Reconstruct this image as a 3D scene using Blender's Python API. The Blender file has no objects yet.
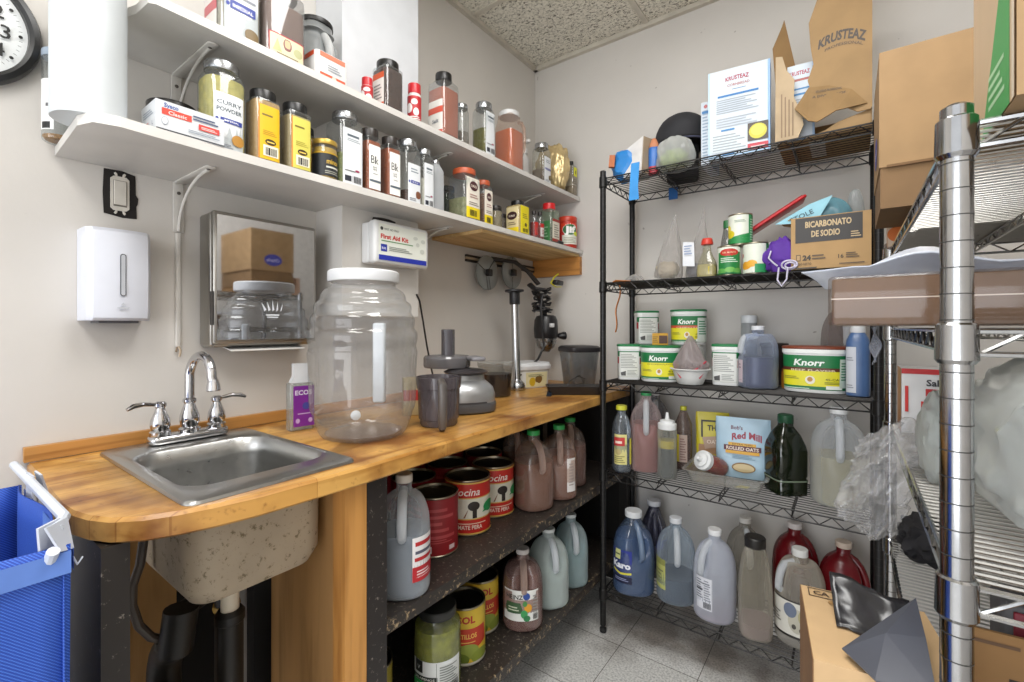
import bpy, bmesh, math, random
from mathutils import Vector, Matrix, noise
random.seed(7)
PI = math.pi
SC = bpy.context.scene
COL = SC.collection

# ------------------------------------------------------------------ camera, light, exposure
cam_data = bpy.data.cameras.new('camera')
cam = bpy.data.objects.new('camera', cam_data)
COL.objects.link(cam)
cam.location = (1.456, 0.0, 1.293)
cam.rotation_euler = (PI / 2, 0, math.radians(36.4))
cam_data.sensor_width = 36.0
cam_data.lens = 458.5 / 1024 * 36.0
cam_data.shift_y = -14.0 / 1024
cam_data.clip_start = 0.02
SC.camera = cam

world = bpy.data.worlds.new('world')
SC.world = world
world.use_nodes = True
bg = world.node_tree.nodes['Background']
bg.inputs[0].default_value = (0.93, 0.96, 1.0, 1)
bg.inputs[1].default_value = 1.2

def area(name, loc, rot, sx, sy, power, col=(1, 1, 1)):
    d = bpy.data.lights.new(name, 'AREA')
    d.shape = 'RECTANGLE'; d.size = sx; d.size_y = sy; d.energy = power; d.color = col
    o = bpy.data.objects.new(name, d); COL.objects.link(o)
    o.location = loc; o.rotation_euler = rot
    return o
area('ceiling_light_lamp', (1.27, -0.495, 2.715), (0, 0, 0), 1.1, 0.55, 15, (1.0, 0.985, 0.96))
area('ceiling_light_lamp', (1.27, 0.725, 2.715), (0, 0, 0), 1.1, 0.55, 15, (1.0, 0.985, 0.96))  # second panel, added out of view to even out the light
area('rear_fill_light', (1.1, -2.3, 1.15), (math.radians(88), 0, 0), 1.9, 2.0, 33, (0.95, 0.97, 1.0))  # added fill light behind the camera, lifts the low shelves

SC.view_settings.view_transform = 'Standard'
SC.view_settings.look = 'None'
SC.view_settings.gamma = 1.0
SC.view_settings.use_curve_mapping = False
SC.view_settings.exposure = 0.36
SC.cycles.max_bounces = 12
SC.cycles.transparent_max_bounces = 28
SC.cycles.caustics_reflective = False
SC.cycles.caustics_refractive = False
SC.cycles.sample_clamp_indirect = 4.0

# ------------------------------------------------------------------ materials
def lin(h):
    if not isinstance(h, str): return tuple(h) + (1,)
    h = h.lstrip('#'); out = []
    for i in (0, 2, 4):
        c = int(h[i:i + 2], 16) / 255
        out.append(c / 12.92 if c <= .04045 else ((c + .055) / 1.055) ** 2.4)
    return tuple(out) + (1,)
_mc = {}
def _new(name):
    m = bpy.data.materials.new(name); m.use_nodes = True
    nt = m.node_tree; nt.nodes.clear()
    out = nt.nodes.new('ShaderNodeOutputMaterial')
    return m, nt, out
def _noise(nt, scale, detail=3, coord='Object', sx=(1, 1, 1)):
    tc = nt.nodes.new('ShaderNodeTexCoord'); mp = nt.nodes.new('ShaderNodeMapping'); n = nt.nodes.new('ShaderNodeTexNoise')
    nt.links.new(tc.outputs[coord], mp.inputs[0]); mp.inputs['Scale'].default_value = sx
    nt.links.new(mp.outputs[0], n.inputs['Vector']); n.inputs['Scale'].default_value = scale; n.inputs['Detail'].default_value = detail
    return n
def _mix(nt, fac, a, b, mode='MIX'):
    x = nt.nodes.new('ShaderNodeMix'); x.data_type = 'RGBA'; x.blend_type = mode
    for sock, val in ((x.inputs[0], fac), (x.inputs[6], a), (x.inputs[7], b)):
        if hasattr(val, 'links'): nt.links.new(val, sock)
        else: sock.default_value = val
    return x.outputs[2]
def _ramp(nt, fac, stops):
    r = nt.nodes.new('ShaderNodeValToRGB'); nt.links.new(fac, r.inputs[0])
    el = r.color_ramp.elements
    while len(el) < len(stops): el.new(.5)
    for e, (p, c) in zip(el, stops): e.position = p; e.color = c
    return r.outputs[0]
def _bsdf(nt, col, rough, metal=0., spec=.5):
    b = nt.nodes.new('ShaderNodeBsdfPrincipled')
    if hasattr(col, 'links'): nt.links.new(col, b.inputs['Base Color'])
    else: b.inputs['Base Color'].default_value = col
    b.inputs['Roughness'].default_value = rough; b.inputs['Metallic'].default_value = metal
    b.inputs['Specular IOR Level'].default_value = spec
    return b
def _bump(nt, b, h, strength, dist=.002):
    u = nt.nodes.new('ShaderNodeBump'); nt.links.new(h, u.inputs['Height'])
    u.inputs['Strength'].default_value = strength; u.inputs['Distance'].default_value = dist
    nt.links.new(u.outputs[0], b.inputs['Normal'])

def P(col, rough=.5, metal=0., var=.06, scale=14, spec=.5):
    """plain painted / plastic / metal surface with a faint procedural mottling"""
    k = ('P', col, rough, metal, var, scale, spec)
    if k in _mc: return _mc[k]
    m, nt, out = _new('paint_' + str(col).strip('#'))
    n = _noise(nt, scale)
    c = lin(col); d = tuple(x * (1 - 3 * var) for x in c[:3]) + (1,); e = tuple(min(1, x * (1 + var)) for x in c[:3]) + (1,)
    b = _bsdf(nt, _ramp(nt, n.outputs[0], [(.25, d), (.6, c), (.8, e)]), rough, metal, spec)
    nt.links.new(b.outputs[0], out.inputs[0]); _mc[k] = m
    return m
def CLEAR(col='#ffffff', body=.10, gloss=.06, tint=.96):
    """thin clear plastic or glass wall"""
    k = ('C', col, body, gloss, tint)
    if k in _mc: return _mc[k]
    m, nt, out = _new('clear_' + str(col).strip('#'))
    tr = nt.nodes.new('ShaderNodeBsdfTransparent'); c = lin(col)
    tr.inputs[0].default_value = tuple(tint * (0.35 + .65 * x) for x in c[:3]) + (1,)
    gl = nt.nodes.new('ShaderNodeBsdfGlossy'); gl.inputs['Roughness'].default_value = gloss
    df = nt.nodes.new('ShaderNodeBsdfDiffuse'); n = _noise(nt, 9)
    nt.links.new(_ramp(nt, n.outputs[0], [(.3, tuple(x * .8 for x in c[:3]) + (1,)), (.7, c)]), df.inputs[0])
    m1 = nt.nodes.new('ShaderNodeMixShader'); m1.inputs[0].default_value = body
    nt.links.new(tr.outputs[0], m1.inputs[1]); nt.links.new(df.outputs[0], m1.inputs[2])
    lw = nt.nodes.new('ShaderNodeLayerWeight'); lw.inputs[0].default_value = .35
    mr = nt.nodes.new('ShaderNodeMapRange'); nt.links.new(lw.outputs['Facing'], mr.inputs[0])
    mr.inputs['To Min'].default_value = .04; mr.inputs['To Max'].default_value = .30
    m2 = nt.nodes.new('ShaderNodeMixShader'); nt.links.new(mr.outputs[0], m2.inputs[0])
    nt.links.new(m1.outputs[0], m2.inputs[1]); nt.links.new(gl.outputs[0], m2.inputs[2])
    nt.links.new(m2.outputs[0], out.inputs[0]); _mc[k] = m
    return m
def MILKY(col='#e8ecf0', a=.5, rough=.35):
    """translucent polythene wall"""
    k = ('M', col, a, rough)
    if k in _mc: return _mc[k]
    m, nt, out = _new('milky_' + str(col).strip('#')); c = lin(col)
    tr = nt.nodes.new('ShaderNodeBsdfTransparent'); tr.inputs[0].default_value = tuple(.3 + .7 * x for x in c[:3]) + (1,)
    n = _noise(nt, 11)
    b = _bsdf(nt, _ramp(nt, n.outputs[0], [(.3, tuple(x * .86 for x in c[:3]) + (1,)), (.7, c)]), rough)
    tl = nt.nodes.new('ShaderNodeBsdfTranslucent'); tl.inputs[0].default_value = c
    m0 = nt.nodes.new('ShaderNodeMixShader'); m0.inputs[0].default_value = .25
    nt.links.new(b.outputs[0], m0.inputs[1]); nt.links.new(tl.outputs[0], m0.inputs[2])
    lw = nt.nodes.new('ShaderNodeLayerWeight'); lw.inputs[0].default_value = .5
    mr = nt.nodes.new('ShaderNodeMapRange'); nt.links.new(lw.outputs['Facing'], mr.inputs[0]); mr.inputs['To Min'].default_value = a * .72; mr.inputs['To Max'].default_value = min(1, a + .42)
    m1 = nt.nodes.new('ShaderNodeMixShader'); nt.links.new(mr.outputs[0], m1.inputs[0])
    nt.links.new(tr.outputs[0], m1.inputs[1]); nt.links.new(m0.outputs[0], m1.inputs[2])
    nt.links.new(m1.outputs[0], out.inputs[0]); _mc[k] = m
    return m
def GRAIN(c1, c2, scale=120, rough=.8, c3=None):
    """granular stuff: herbs, powders, pickles"""
    k = ('G', c1, c2, scale, c3)
    if k in _mc: return _mc[k]
    m, nt, out = _new('grain_' + c1.strip('#'))
    v = nt.nodes.new('ShaderNodeTexVoronoi'); tc = nt.nodes.new('ShaderNodeTexCoord'); nt.links.new(tc.outputs['Object'], v.inputs['Vector'])
    v.inputs['Scale'].default_value = scale
    a = _ramp(nt, v.outputs['Distance'], [(.12, lin(c1)), (.58, lin(c2))])
    n = _noise(nt, scale * .4)
    b = _bsdf(nt, _mix(nt, n.outputs[0], a, lin(c3 or c1)), rough, 0, .2)
    nt.links.new(b.outputs[0], out.inputs[0]); _mc[k] = m
    return m
def WOOD(c1, c2, along='y', scale=5., rough=.5, staves=None, wet=0.):
    k = ('W', c1, c2, along, scale, rough, staves)
    if k in _mc: return _mc[k]
    m, nt, out = _new('wood_' + c1.strip('#'))
    s = {'x': (.08, 1, 1), 'y': (1, .08, 1), 'z': (1, 1, .08)}[along]
    n = _noise(nt, scale * 9, 5, sx=s); n.inputs['Distortion'].default_value = .6
    col = _ramp(nt, n.outputs[0], [(.28, lin(c2)), (.52, lin(c1)), (.75, tuple(min(1, x * 1.12) for x in lin(c1)[:3]) + (1,))])
    if staves:
        tc = nt.nodes.new('ShaderNodeTexCoord'); mp = nt.nodes.new('ShaderNodeMapping')
        nt.links.new(tc.outputs['Object'], mp.inputs[0]); mp.inputs['Rotation'].default_value = (0, 0, PI / 2)
        br = nt.nodes.new('ShaderNodeTexBrick'); nt.links.new(mp.outputs[0], br.inputs['Vector'])
        br.inputs['Scale'].default_value = 1; br.inputs['Brick Width'].default_value = .36; br.inputs['Row Height'].default_value = .042
        br.inputs['Mortar Size'].default_value = .0012; br.inputs['Mortar Smooth'].default_value = .6; br.offset = .37
        br.inputs['Color1'].default_value = (1, 1, 1, 1); br.inputs['Color2'].default_value = (.80, .72, .62, 1); br.inputs['Mortar'].default_value = (.55, .4, .25, 1)
        col = _mix(nt, .75, col, br.outputs[0], 'MULTIPLY')
        n2 = _noise(nt, 5.5, 4); st = _ramp(nt, n2.outputs[0], [(.48, (1, 1, 1, 1)), (.64, (.34, .19, .10, 1))])
        col = _mix(nt, .85, col, st, 'MULTIPLY')
        n3 = _noise(nt, 60, 3); st = _ramp(nt, n3.outputs[0], [(.62, (1, 1, 1, 1)), (.76, (.35, .2, .1, 1))])
        col = _mix(nt, .6, col, st, 'MULTIPLY')
    b = _bsdf(nt, col, rough); _bump(nt, b, n.outputs[0], .25)
    nt.links.new(b.outputs[0], out.inputs[0]); _mc[k] = m
    return m
def WORN(c, chip, amt=.7, scale=25, rough=.45):
    """dark paint, scuffed and spotted"""
    k = ('R', c, chip, amt, scale)
    if k in _mc: return _mc[k]
    m, nt, out = _new('worn_' + c.strip('#'))
    n = _noise(nt, scale, 8); n.inputs['Roughness'].default_value = .75
    n2 = _noise(nt, 4, 3)
    base = _ramp(nt, n2.outputs[0], [(.3, lin(c)), (.7, tuple(x * 1.4 for x in lin(c)[:3]) + (1,))])
    f = _ramp(nt, n.outputs[0], [(amt - .03, (0, 0, 0, 1)), (amt + .03, (1, 1, 1, 1))])
    b = _bsdf(nt, _mix(nt, f, base, lin(chip)), rough)
    nt.links.new(b.outputs[0], out.inputs[0]); _mc[k] = m
    return m
def STEEL(c='#b8b8b8', rough=.28, along=None, metal=1.):
    k = ('S', c, rough, along)
    if k in _mc: return _mc[k]
    m, nt, out = _new('steel_' + c.strip('#'))
    s = {None: (1, 1, 1), 'x': (.03, 1, 1), 'y': (1, .03, 1), 'z': (1, 1, .03)}[along]
    n = _noise(nt, 60, 4, sx=s)
    cc = lin(c); b = _bsdf(nt, _ramp(nt, n.outputs[0], [(.3, tuple(x * .9 for x in cc[:3]) + (1,)), (.7, cc)]), rough, metal)
    mr = nt.nodes.new('ShaderNodeMapRange'); nt.links.new(n.outputs[0], mr.inputs[0]); mr.inputs['To Min'].default_value = rough * .7; mr.inputs['To Max'].default_value = rough * 1.4
    nt.links.new(mr.outputs[0], b.inputs['Roughness'])
    nt.links.new(b.outputs[0], out.inputs[0]); _mc[k] = m
    return m
def wall_mat(c, spots=True):
    k = ('wall', c)
    if k in _mc: return _mc[k]
    m, nt, out = _new('wall_paint')
    n = _noise(nt, 1.7, 5); n2 = _noise(nt, 38, 2); n3 = _noise(nt, 90, 3)
    cc = lin(c)
    col = _ramp(nt, n.outputs[0], [(.3, tuple(x * .9 for x in cc[:3]) + (1,)), (.65, cc)])
    col = _mix(nt, .55, col, _ramp(nt, n2.outputs[0], [(.765, (1, 1, 1, 1)), (.80, (.22, .18, .15, 1))]), 'MULTIPLY')
    b = _bsdf(nt, col, .55); _bump(nt, b, n3.outputs[0], .12)
    nt.links.new(b.outputs[0], out.inputs[0]); _mc[k] = m
    return m
def floor_mat():
    m, nt, out = _new('vinyl_tile')
    tc = nt.nodes.new('ShaderNodeTexCoord'); mp = nt.nodes.new('ShaderNodeMapping'); nt.links.new(tc.outputs['Object'], mp.inputs[0])
    mp.inputs['Location'].default_value = (-.703 + .304 * 5, -1.452 + .304 * 9, 0)
    br = nt.nodes.new('ShaderNodeTexBrick'); nt.links.new(mp.outputs[0], br.inputs['Vector']); br.offset = 0
    br.inputs['Scale'].default_value = 1; br.inputs['Brick Width'].default_value = .304; br.inputs['Row Height'].default_value = .304
    br.inputs['Mortar Size'].default_value = .0016; br.inputs['Mortar Smooth'].default_value = .3
    br.inputs['Color1'].default_value = (1, 1, 1, 1); br.inputs['Color2'].default_value = (.93, .93, .92, 1); br.inputs['Mortar'].default_value = (.16, .14, .12, 1)
    sp = _noise(nt, 130, 4)
    col = _ramp(nt, sp.outputs[0], [(.3, lin('#a9a9a8')), (.5, lin('#d6d5d2')), (.62, lin('#e6e5e2'))])
    col = _mix(nt, 1, col, br.outputs[0], 'MULTIPLY')
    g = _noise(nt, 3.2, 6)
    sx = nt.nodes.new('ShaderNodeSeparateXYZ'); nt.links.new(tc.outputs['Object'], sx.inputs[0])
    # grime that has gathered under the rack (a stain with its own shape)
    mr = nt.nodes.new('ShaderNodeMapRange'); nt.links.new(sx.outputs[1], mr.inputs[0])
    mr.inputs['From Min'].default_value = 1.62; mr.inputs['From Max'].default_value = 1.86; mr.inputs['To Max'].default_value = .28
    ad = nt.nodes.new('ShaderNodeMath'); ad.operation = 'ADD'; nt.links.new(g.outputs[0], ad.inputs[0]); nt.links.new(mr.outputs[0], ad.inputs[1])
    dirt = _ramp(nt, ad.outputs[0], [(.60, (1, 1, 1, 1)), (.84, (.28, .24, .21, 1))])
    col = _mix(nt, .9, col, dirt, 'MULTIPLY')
    b = _bsdf(nt, col, .42); nt.links.new(b.outputs[0], out.inputs[0])
    return m
def ceiling_mat():
    m, nt, out = _new('fissured_ceiling_tile')
    n = _noise(nt, 75, 5, sx=(1, 1.6, 1)); n.inputs['Distortion'].default_value = 1.2
    col = _ramp(nt, n.outputs[0], [(.36, lin('#5a564c')), (.43, lin('#c4bfb0')), (.55, lin('#e6e1d4'))])
    b = _bsdf(nt, col, .9); _bump(nt, b, n.outputs[0], .8, .004)
    nt.links.new(b.outputs[0], out.inputs[0])
    return m

# ------------------------------------------------------------------ mesh building
_txt = {}
def text_geo(s, bold=0., res=2):
    k = (s, bold)
    if k in _txt: return _txt[k]
    c = bpy.data.curves.new('lettering', 'FONT'); c.body = s; c.size = 1; c.resolution_u = res; c.offset = bold; c.fill_mode = 'FRONT'
    o = bpy.data.objects.new('lettering', c); COL.objects.link(o)
    dg = bpy.context.evaluated_depsgraph_get(); dg.update()
    me = bpy.data.meshes.new_from_object(o.evaluated_get(dg))
    vs = [(v.co.x, v.co.y) for v in me.vertices]; fs = [tuple(p.vertices) for p in me.polygons]
    bpy.data.objects.remove(o); bpy.data.curves.remove(c); bpy.data.meshes.remove(me)
    if vs:
        x0 = min(v[0] for v in vs); x1 = max(v[0] for v in vs)
        vs = [(x - (x0 + x1) / 2, y) for x, y in vs]; w = x1 - x0
    else: w = 0
    _txt[k] = (vs, fs, w)
    return _txt[k]

def split_long(pts, fs, lim):
    pts = list(pts); out = []; st = []; mid = {}
    for f in fs:
        for i in range(1, len(f) - 1): st.append((f[0], f[i], f[i + 1]))
    while st:
        f = st.pop(); d = [math.hypot(pts[f[i]][0] - pts[f[(i + 1) % 3]][0], pts[f[i]][1] - pts[f[(i + 1) % 3]][1]) for i in range(3)]
        m = max(d); i = d.index(m)
        if m <= lim or len(out) > 4000: out.append(f); continue
        a, b, c = f[i], f[(i + 1) % 3], f[(i + 2) % 3]; k = (min(a, b), max(a, b))
        if k not in mid: mid[k] = len(pts); pts.append(((pts[a][0] + pts[b][0]) / 2, (pts[a][1] + pts[b][1]) / 2))
        st += [(a, mid[k], c), (mid[k], b, c)]
    return pts, out
def spow(c, e): return math.copysign(abs(c) ** e, c)
class M:
    def __init__(s): s.v = []; s.f = []; s.i = []; s.mats = []; s.T = Matrix()
    def mi(s, mat):
        if mat not in s.mats: s.mats.append(mat)
        return s.mats.index(mat)
    def add(s, vs, fs, mat):
        b = len(s.v); k = s.mi(mat)
        s.v += [s.T @ Vector(v) for v in vs]
        s.f += [tuple(b + j for j in f) for f in fs]; s.i += [k] * len(fs)
        return s
    def at(s, x=0, y=0, z=0, rx=0, ry=0, rz=0):
        s.T = Matrix.Translation((x, y, z)) @ Matrix.Rotation(rz, 4, 'Z') @ Matrix.Rotation(ry, 4, 'Y') @ Matrix.Rotation(rx, 4, 'X'); return s
    def box(s, x0, x1, y0, y1, z0, z1, mat):
        return s.add([(x, y, z) for x in (x0, x1) for y in (y0, y1) for z in (z0, z1)],
                     [(0, 1, 3, 2), (4, 6, 7, 5), (0, 4, 5, 1), (2, 3, 7, 6), (0, 2, 6, 4), (1, 5, 7, 3)], mat)
    def loft(s, rings, mat, cap0=True, cap1=True):
        n = len(rings[0]); vs = [p for r in rings for p in r]; fs = []
        for a in range(len(rings) - 1):
            for j in range(n):
                k = (j + 1) % n; fs.append((a * n + j, a * n + k, (a + 1) * n + k, (a + 1) * n + j))
        if cap0: fs.append(tuple(range(n - 1, -1, -1)))
        if cap1: fs.append(tuple((len(rings) - 1) * n + j for j in range(n)))
        return s.add(vs, fs, mat)
    def lathe(s, prof, mat, n=2, seg=32, asp=1., cx=0, cy=0, mod=None, cap0=True, cap1=True):
        R = []
        for p in prof:
            r, z = p; ring = []
            for j in range(seg):
                t = 2 * PI * j / seg; k = mod(t, z) if mod else 1.
                ring.append((cx + k * r * spow(math.cos(t), 2 / n), cy + k * r * asp * spow(math.sin(t), 2 / n), z))
            R.append(ring)
        return s.loft(R, mat, cap0, cap1)
    def rbox(s, x0, x1, y0, y1, z0, z1, mat, r=.01, ch=None, seg=4):
        ch = r * .6 if ch is None else ch; cx, cy = (x0 + x1) / 2, (y0 + y1) / 2; hx, hy = (x1 - x0) / 2, (y1 - y0) / 2
        def ring(z, k):
            o = []; rr = max(r - k, .0005)
            for q, (sx, sy) in enumerate(((1, 1), (-1, 1), (-1, -1), (1, -1))):
                for j in range(seg + 1):
                    t = q * PI / 2 + j * PI / 2 / seg
                    o.append((cx + sx * (hx - k - rr) + rr * math.cos(t), cy + sy * (hy - k - rr) + rr * math.sin(t), z))
            return o
        return s.loft([ring(z0, ch), ring(z0 + ch * .35, ch * .35), ring(z0 + ch, 0), ring(z1 - ch, 0), ring(z1 - ch * .35, ch * .35), ring(z1, ch)], mat)
    def tube(s, pts, r, mat, seg=8, closed=False):
        pts = [Vector(p) for p in pts]; n = len(pts); R = []
        rr = r if isinstance(r, (list, tuple)) else [r] * n
        t0 = None; up = None
        for i, p in enumerate(pts):
            a = pts[i - 1] if (i or closed) else p; b = pts[(i + 1) % n] if (i < n - 1 or closed) else p
            t = (b - a).normalized()
            if up is None:
                up = t.orthogonal().normalized()
            else:
                up = (up - t * up.dot(t)); up = up.normalized() if up.length > 1e-6 else t.orthogonal().normalized()
            w = t.cross(up)
            R.append([p + (up * math.cos(2 * PI * j / seg) + w * math.sin(2 * PI * j / seg)) * rr[i] for j in range(seg)])
        if closed: R.append(R[0]); return s.loft(R, mat, False, False)
        return s.loft(R, mat)
    def prism(s, poly, z0, z1, mat):
        n = len(poly)
        return s.loft([[(x, y, z0) for x, y in poly], [(x, y, z1) for x, y in poly]], mat)
    def slab(s, poly3, thick, mat):
        """outline in 3D given a thickness along its normal"""
        ps = [Vector(p) for p in poly3]; nn = Vector((0, 0, 0))
        for i in range(len(ps)): nn += (ps[i] - ps[0]).cross(ps[(i + 1) % len(ps)] - ps[0])
        nn = nn.normalized() * thick
        return s.loft([ps, [p + nn for p in ps]], mat)
    def sheet(s, fn, nu, nv, mat, thick=0):
        vs = [fn(i / nu, j / nv) for i in range(nu + 1) for j in range(nv + 1)]
        fs = [(i * (nv + 1) + j, (i + 1) * (nv + 1) + j, (i + 1) * (nv + 1) + j + 1, i * (nv + 1) + j + 1) for i in range(nu) for j in range(nv)]
        return s.add(vs, fs, mat)
    def deco(s, F, spec, off=.0004):
        """printed marks laid on a surface map F(a, b, offset)"""
        L = 0
        for q in spec:
            L += 1; o = off * (1 + .5 * L)
            if q[0] == 'r':
                _, a0, b0, a1, b1, c = q; k = max(1, int(abs(a1 - a0) / (.004 if getattr(F, 'curved', 0) else 5)))
                vs = []
                for i in range(k + 1):
                    a = a0 + (a1 - a0) * i / k; vs += [F(a, b0, o), F(a, b1, o)]
                s.add(vs, [(2 * i, 2 * i + 2, 2 * i + 3, 2 * i + 1) for i in range(k)], P(c, .45, var=.02))
            elif q[0] == 'e':
                _, ca, cb, ra, rb, c = q; k = 20; R = max(1, int(ra / .004)) if getattr(F, 'curved', 0) else 1
                vs = [F(ca, cb, o)]; fs = [(0, j + 1, (j + 1) % k + 1) for j in range(k)]
                for e in range(1, R + 1): vs += [F(ca + ra * e / R * math.cos(2 * PI * j / k), cb + rb * e / R * math.sin(2 * PI * j / k), o) for j in range(k)]
                for e in range(1, R): fs += [(1 + (e - 1) * k + j, 1 + e * k + j, 1 + e * k + (j + 1) % k, 1 + (e - 1) * k + (j + 1) % k) for j in range(k)]
                s.add(vs, fs, P(c, .45, var=.02))
            elif q[0] == 'p':
                _, poly, c = q; pp_, pf_ = list(poly), [tuple(range(len(poly)))]
                if getattr(F, 'curved', 0):
                    from mathutils.geometry import tessellate_polygon
                    pp_, pf_ = split_long(poly, tessellate_polygon([[Vector((a, b, 0)) for a, b in poly]]), .006)
                s.add([F(a, b, o) for a, b in pp_], pf_, P(c, .45, var=.02))
            elif q[0] == 't':
                _, st, size, a, b, c = q[:6]; ex = q[6] if len(q) > 6 else {}
                vs, fs, w = text_geo(st, ex.get('bold', .012)); sx = ex.get('sx', 1.)
                if 'w' in ex and w: sx = ex['w'] / (w * size)
                sh = ex.get('shear', 0); rot = ex.get('rot', 0); arc = ex.get('arc', 0); cr, sr = math.cos(rot), math.sin(rot)
                out = []; P2 = []
                for x, y in vs:
                    X = (x * sx + y * sh) * size; Y = y * size + arc * X * X
                    P2.append((a + X * cr - Y * sr, b + X * sr + Y * cr))
                if getattr(F, 'curved', 0): P2, fs = split_long(P2, fs, .006)
                s.add([F(x, y, o) for x, y in P2], fs, P(c, .45, var=.02))
            elif q[0] == 'l':                   # block of small print
                _, a0, b0, a1, b1, n, c = q; h = (b1 - b0) / n
                for j in range(n):
                    e = a1 - (a1 - a0) * (((j * 37) % 11) / 30)
                    vs = []; k = max(1, int(abs(e - a0) / (.004 if getattr(F, 'curved', 0) else 5)))
                    for i in range(k + 1):
                        a = a0 + (e - a0) * i / k; vs += [F(a, b0 + j * h, o), F(a, b0 + (j + .45) * h, o)]
                    s.add(vs, [(2 * i, 2 * i + 2, 2 * i + 3, 2 * i + 1) for i in range(k)], P(c, .45, var=.02))
            elif q[0] == 'b':                   # striped barcode
                _, a0, b0, a1, b1, c = q; x = a0; j = 0
                while x < a1:
                    w = .0006 + .0005 * ((j * 7) % 3); s.add([F(x, b0, o), F(x + w, b0, o), F(x + w, b1, o), F(x, b1, o)], [(0, 1, 2, 3)], P(c, .45, var=.02)); x += w + .0008; j += 1
        return s
    def build(s, name, parent=None, label=None, loc=None, rz=None, smooth=35, rot=None):
        me = bpy.data.meshes.new(name); me.from_pydata([tuple(v) for v in s.v], [], s.f)
        for m in s.mats: me.materials.append(m)
        me.polygons.foreach_set('material_index', s.i)
        bm = bmesh.new(); bm.from_mesh(me); bmesh.ops.recalc_face_normals(bm, faces=bm.faces); bm.to_mesh(me); bm.free()
        if smooth:
            me.polygons.foreach_set('use_smooth', [True] * len(me.polygons)); me.set_sharp_from_angle(angle=math.radians(smooth))
        me.update()
        o = bpy.data.objects.new(name, me); COL.objects.link(o)
        if parent is not None: o.parent = parent
        if loc: o.location = loc
        if rz is not None: o.rotation_euler = (0, 0, rz)
        if rot: o.rotation_euler = rot
        if label: o['label'] = label
        return o
def thing(name, label, cat, loc=(0, 0, 0), rz=0, group=None, rot=None):
    o = bpy.data.objects.new(name, None); COL.objects.link(o); o.empty_display_size = .05
    o.location = loc; o.rotation_euler = rot if rot else (0, 0, rz)
    return tag(o, label, cat, group)
def tag(o, label, cat, group=None, kind=None):
    o['label'] = label; o['category'] = cat
    if group: o['group'] = group
    if kind: o['kind'] = kind
    return o
def struct(o): o['kind'] = 'structure'; return o
def PLANE(o, ax, up=(0, 0, 1)):
    """surface map of a flat face: origin o, axis ax to the viewer's right"""
    o = Vector(o); a = Vector(ax).normalized(); u = Vector(up).normalized(); n = a.cross(u)
    return lambda s, t, f: o + a * s + u * t + n * f
def ROUND(prof, n=2, asp=1., th=0., z0=0.):
    """surface map of a lathe: a = arc length from angle th, b = height above z0"""
    zs = [p[1] for p in prof]
    def rad(z):
        for (r0, a), (r1, b) in zip(prof, prof[1:]):
            if a <= z <= b and b > a: return r0 + (r1 - r0) * (z - a) / (b - a)
        return prof[-1][0] if z > zs[-1] else prof[0][0]
    rm = max(p[0] for p in prof); N = 360; tab = []; acc = 0; last = None
    for j in range(-N, N + 1):
        t = PI * j / N + th; p = (rm * spow(math.cos(t), 2 / n), rm * asp * spow(math.sin(t), 2 / n))
        if last: acc += math.hypot(p[0] - last[0], p[1] - last[1])
        tab.append(acc); last = p
    mid = tab[N]
    def F(a, b, f):
        x = a + mid; lo, hi = 0, 2 * N
        while hi - lo > 1:
            m = (lo + hi) // 2
            if tab[m] <= x: lo = m
            else: hi = m
        k = (x - tab[lo]) / max(1e-9, tab[hi] - tab[lo]); t = PI * (lo + k - N) / N + th; r = rad(z0 + b)
        X = r * spow(math.cos(t), 2 / n); Y = r * asp * spow(math.sin(t), 2 / n)
        nx, ny = math.copysign(abs(X / r) ** (n - 1), X), math.copysign(abs(Y / (r * asp)) ** (n - 1), Y) / asp; L = math.hypot(nx, ny) or 1
        return Vector((X + nx / L * f, Y + ny / L * f, z0 + b))
    F.curved = 1
    return F
# ------------------------------------------------------------------ the room
WALLM = wall_mat('#d5d1cb')
CZ, BY, RX, FY = 2.775, 2.2, 2.16, -1.6
struct(M().box(-.1, 0, FY, BY + .1, 0, CZ + .1, WALLM).build('wall_left', smooth=0))
struct(M().box(0, RX, BY, BY + .1, 0, CZ + .1, WALLM).build('wall_back', smooth=0))
struct(M().box(RX, RX + .1, FY, BY + .1, 0, CZ + .1, WALLM).build('wall_right', smooth=0))
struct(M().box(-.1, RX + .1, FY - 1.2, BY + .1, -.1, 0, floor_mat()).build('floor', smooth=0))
struct(M().box(0, RX, FY, BY, CZ, CZ + .1, ceiling_mat()).build('ceiling', smooth=0))
tb = P('#c9c2b4', .5)
m = M()
m.box(0, .022, FY, BY, CZ - .022, CZ - .001, tb).box(0, RX, BY - .022, BY, CZ - .022, CZ - .001, tb)
struct(m.build('trim_1', smooth=0))
m = M(); y = 1.64
while y > FY: m.box(.022, RX, y - .012, y + .012, CZ - .008, CZ - .0005, tb); y -= .61
for x in (.66, 1.27, 1.88): m.box(x - .012, x + .012, FY, BY - .022, CZ - .0078, CZ - .0004, tb)
struct(m.build('trim_2', smooth=0))
# boxed-in chase on the left wall, running down through both shelves
m = M().box(0.0005, .151, .856, 1.176, 1.331, 1.99, WALLM); m.box(0.0005, .1512, .8558, 1.1762, 1.99, CZ - .023, P('#d8dbdf', .4, var=.02))
struct(m.build('wall_chase', smooth=0))
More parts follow.
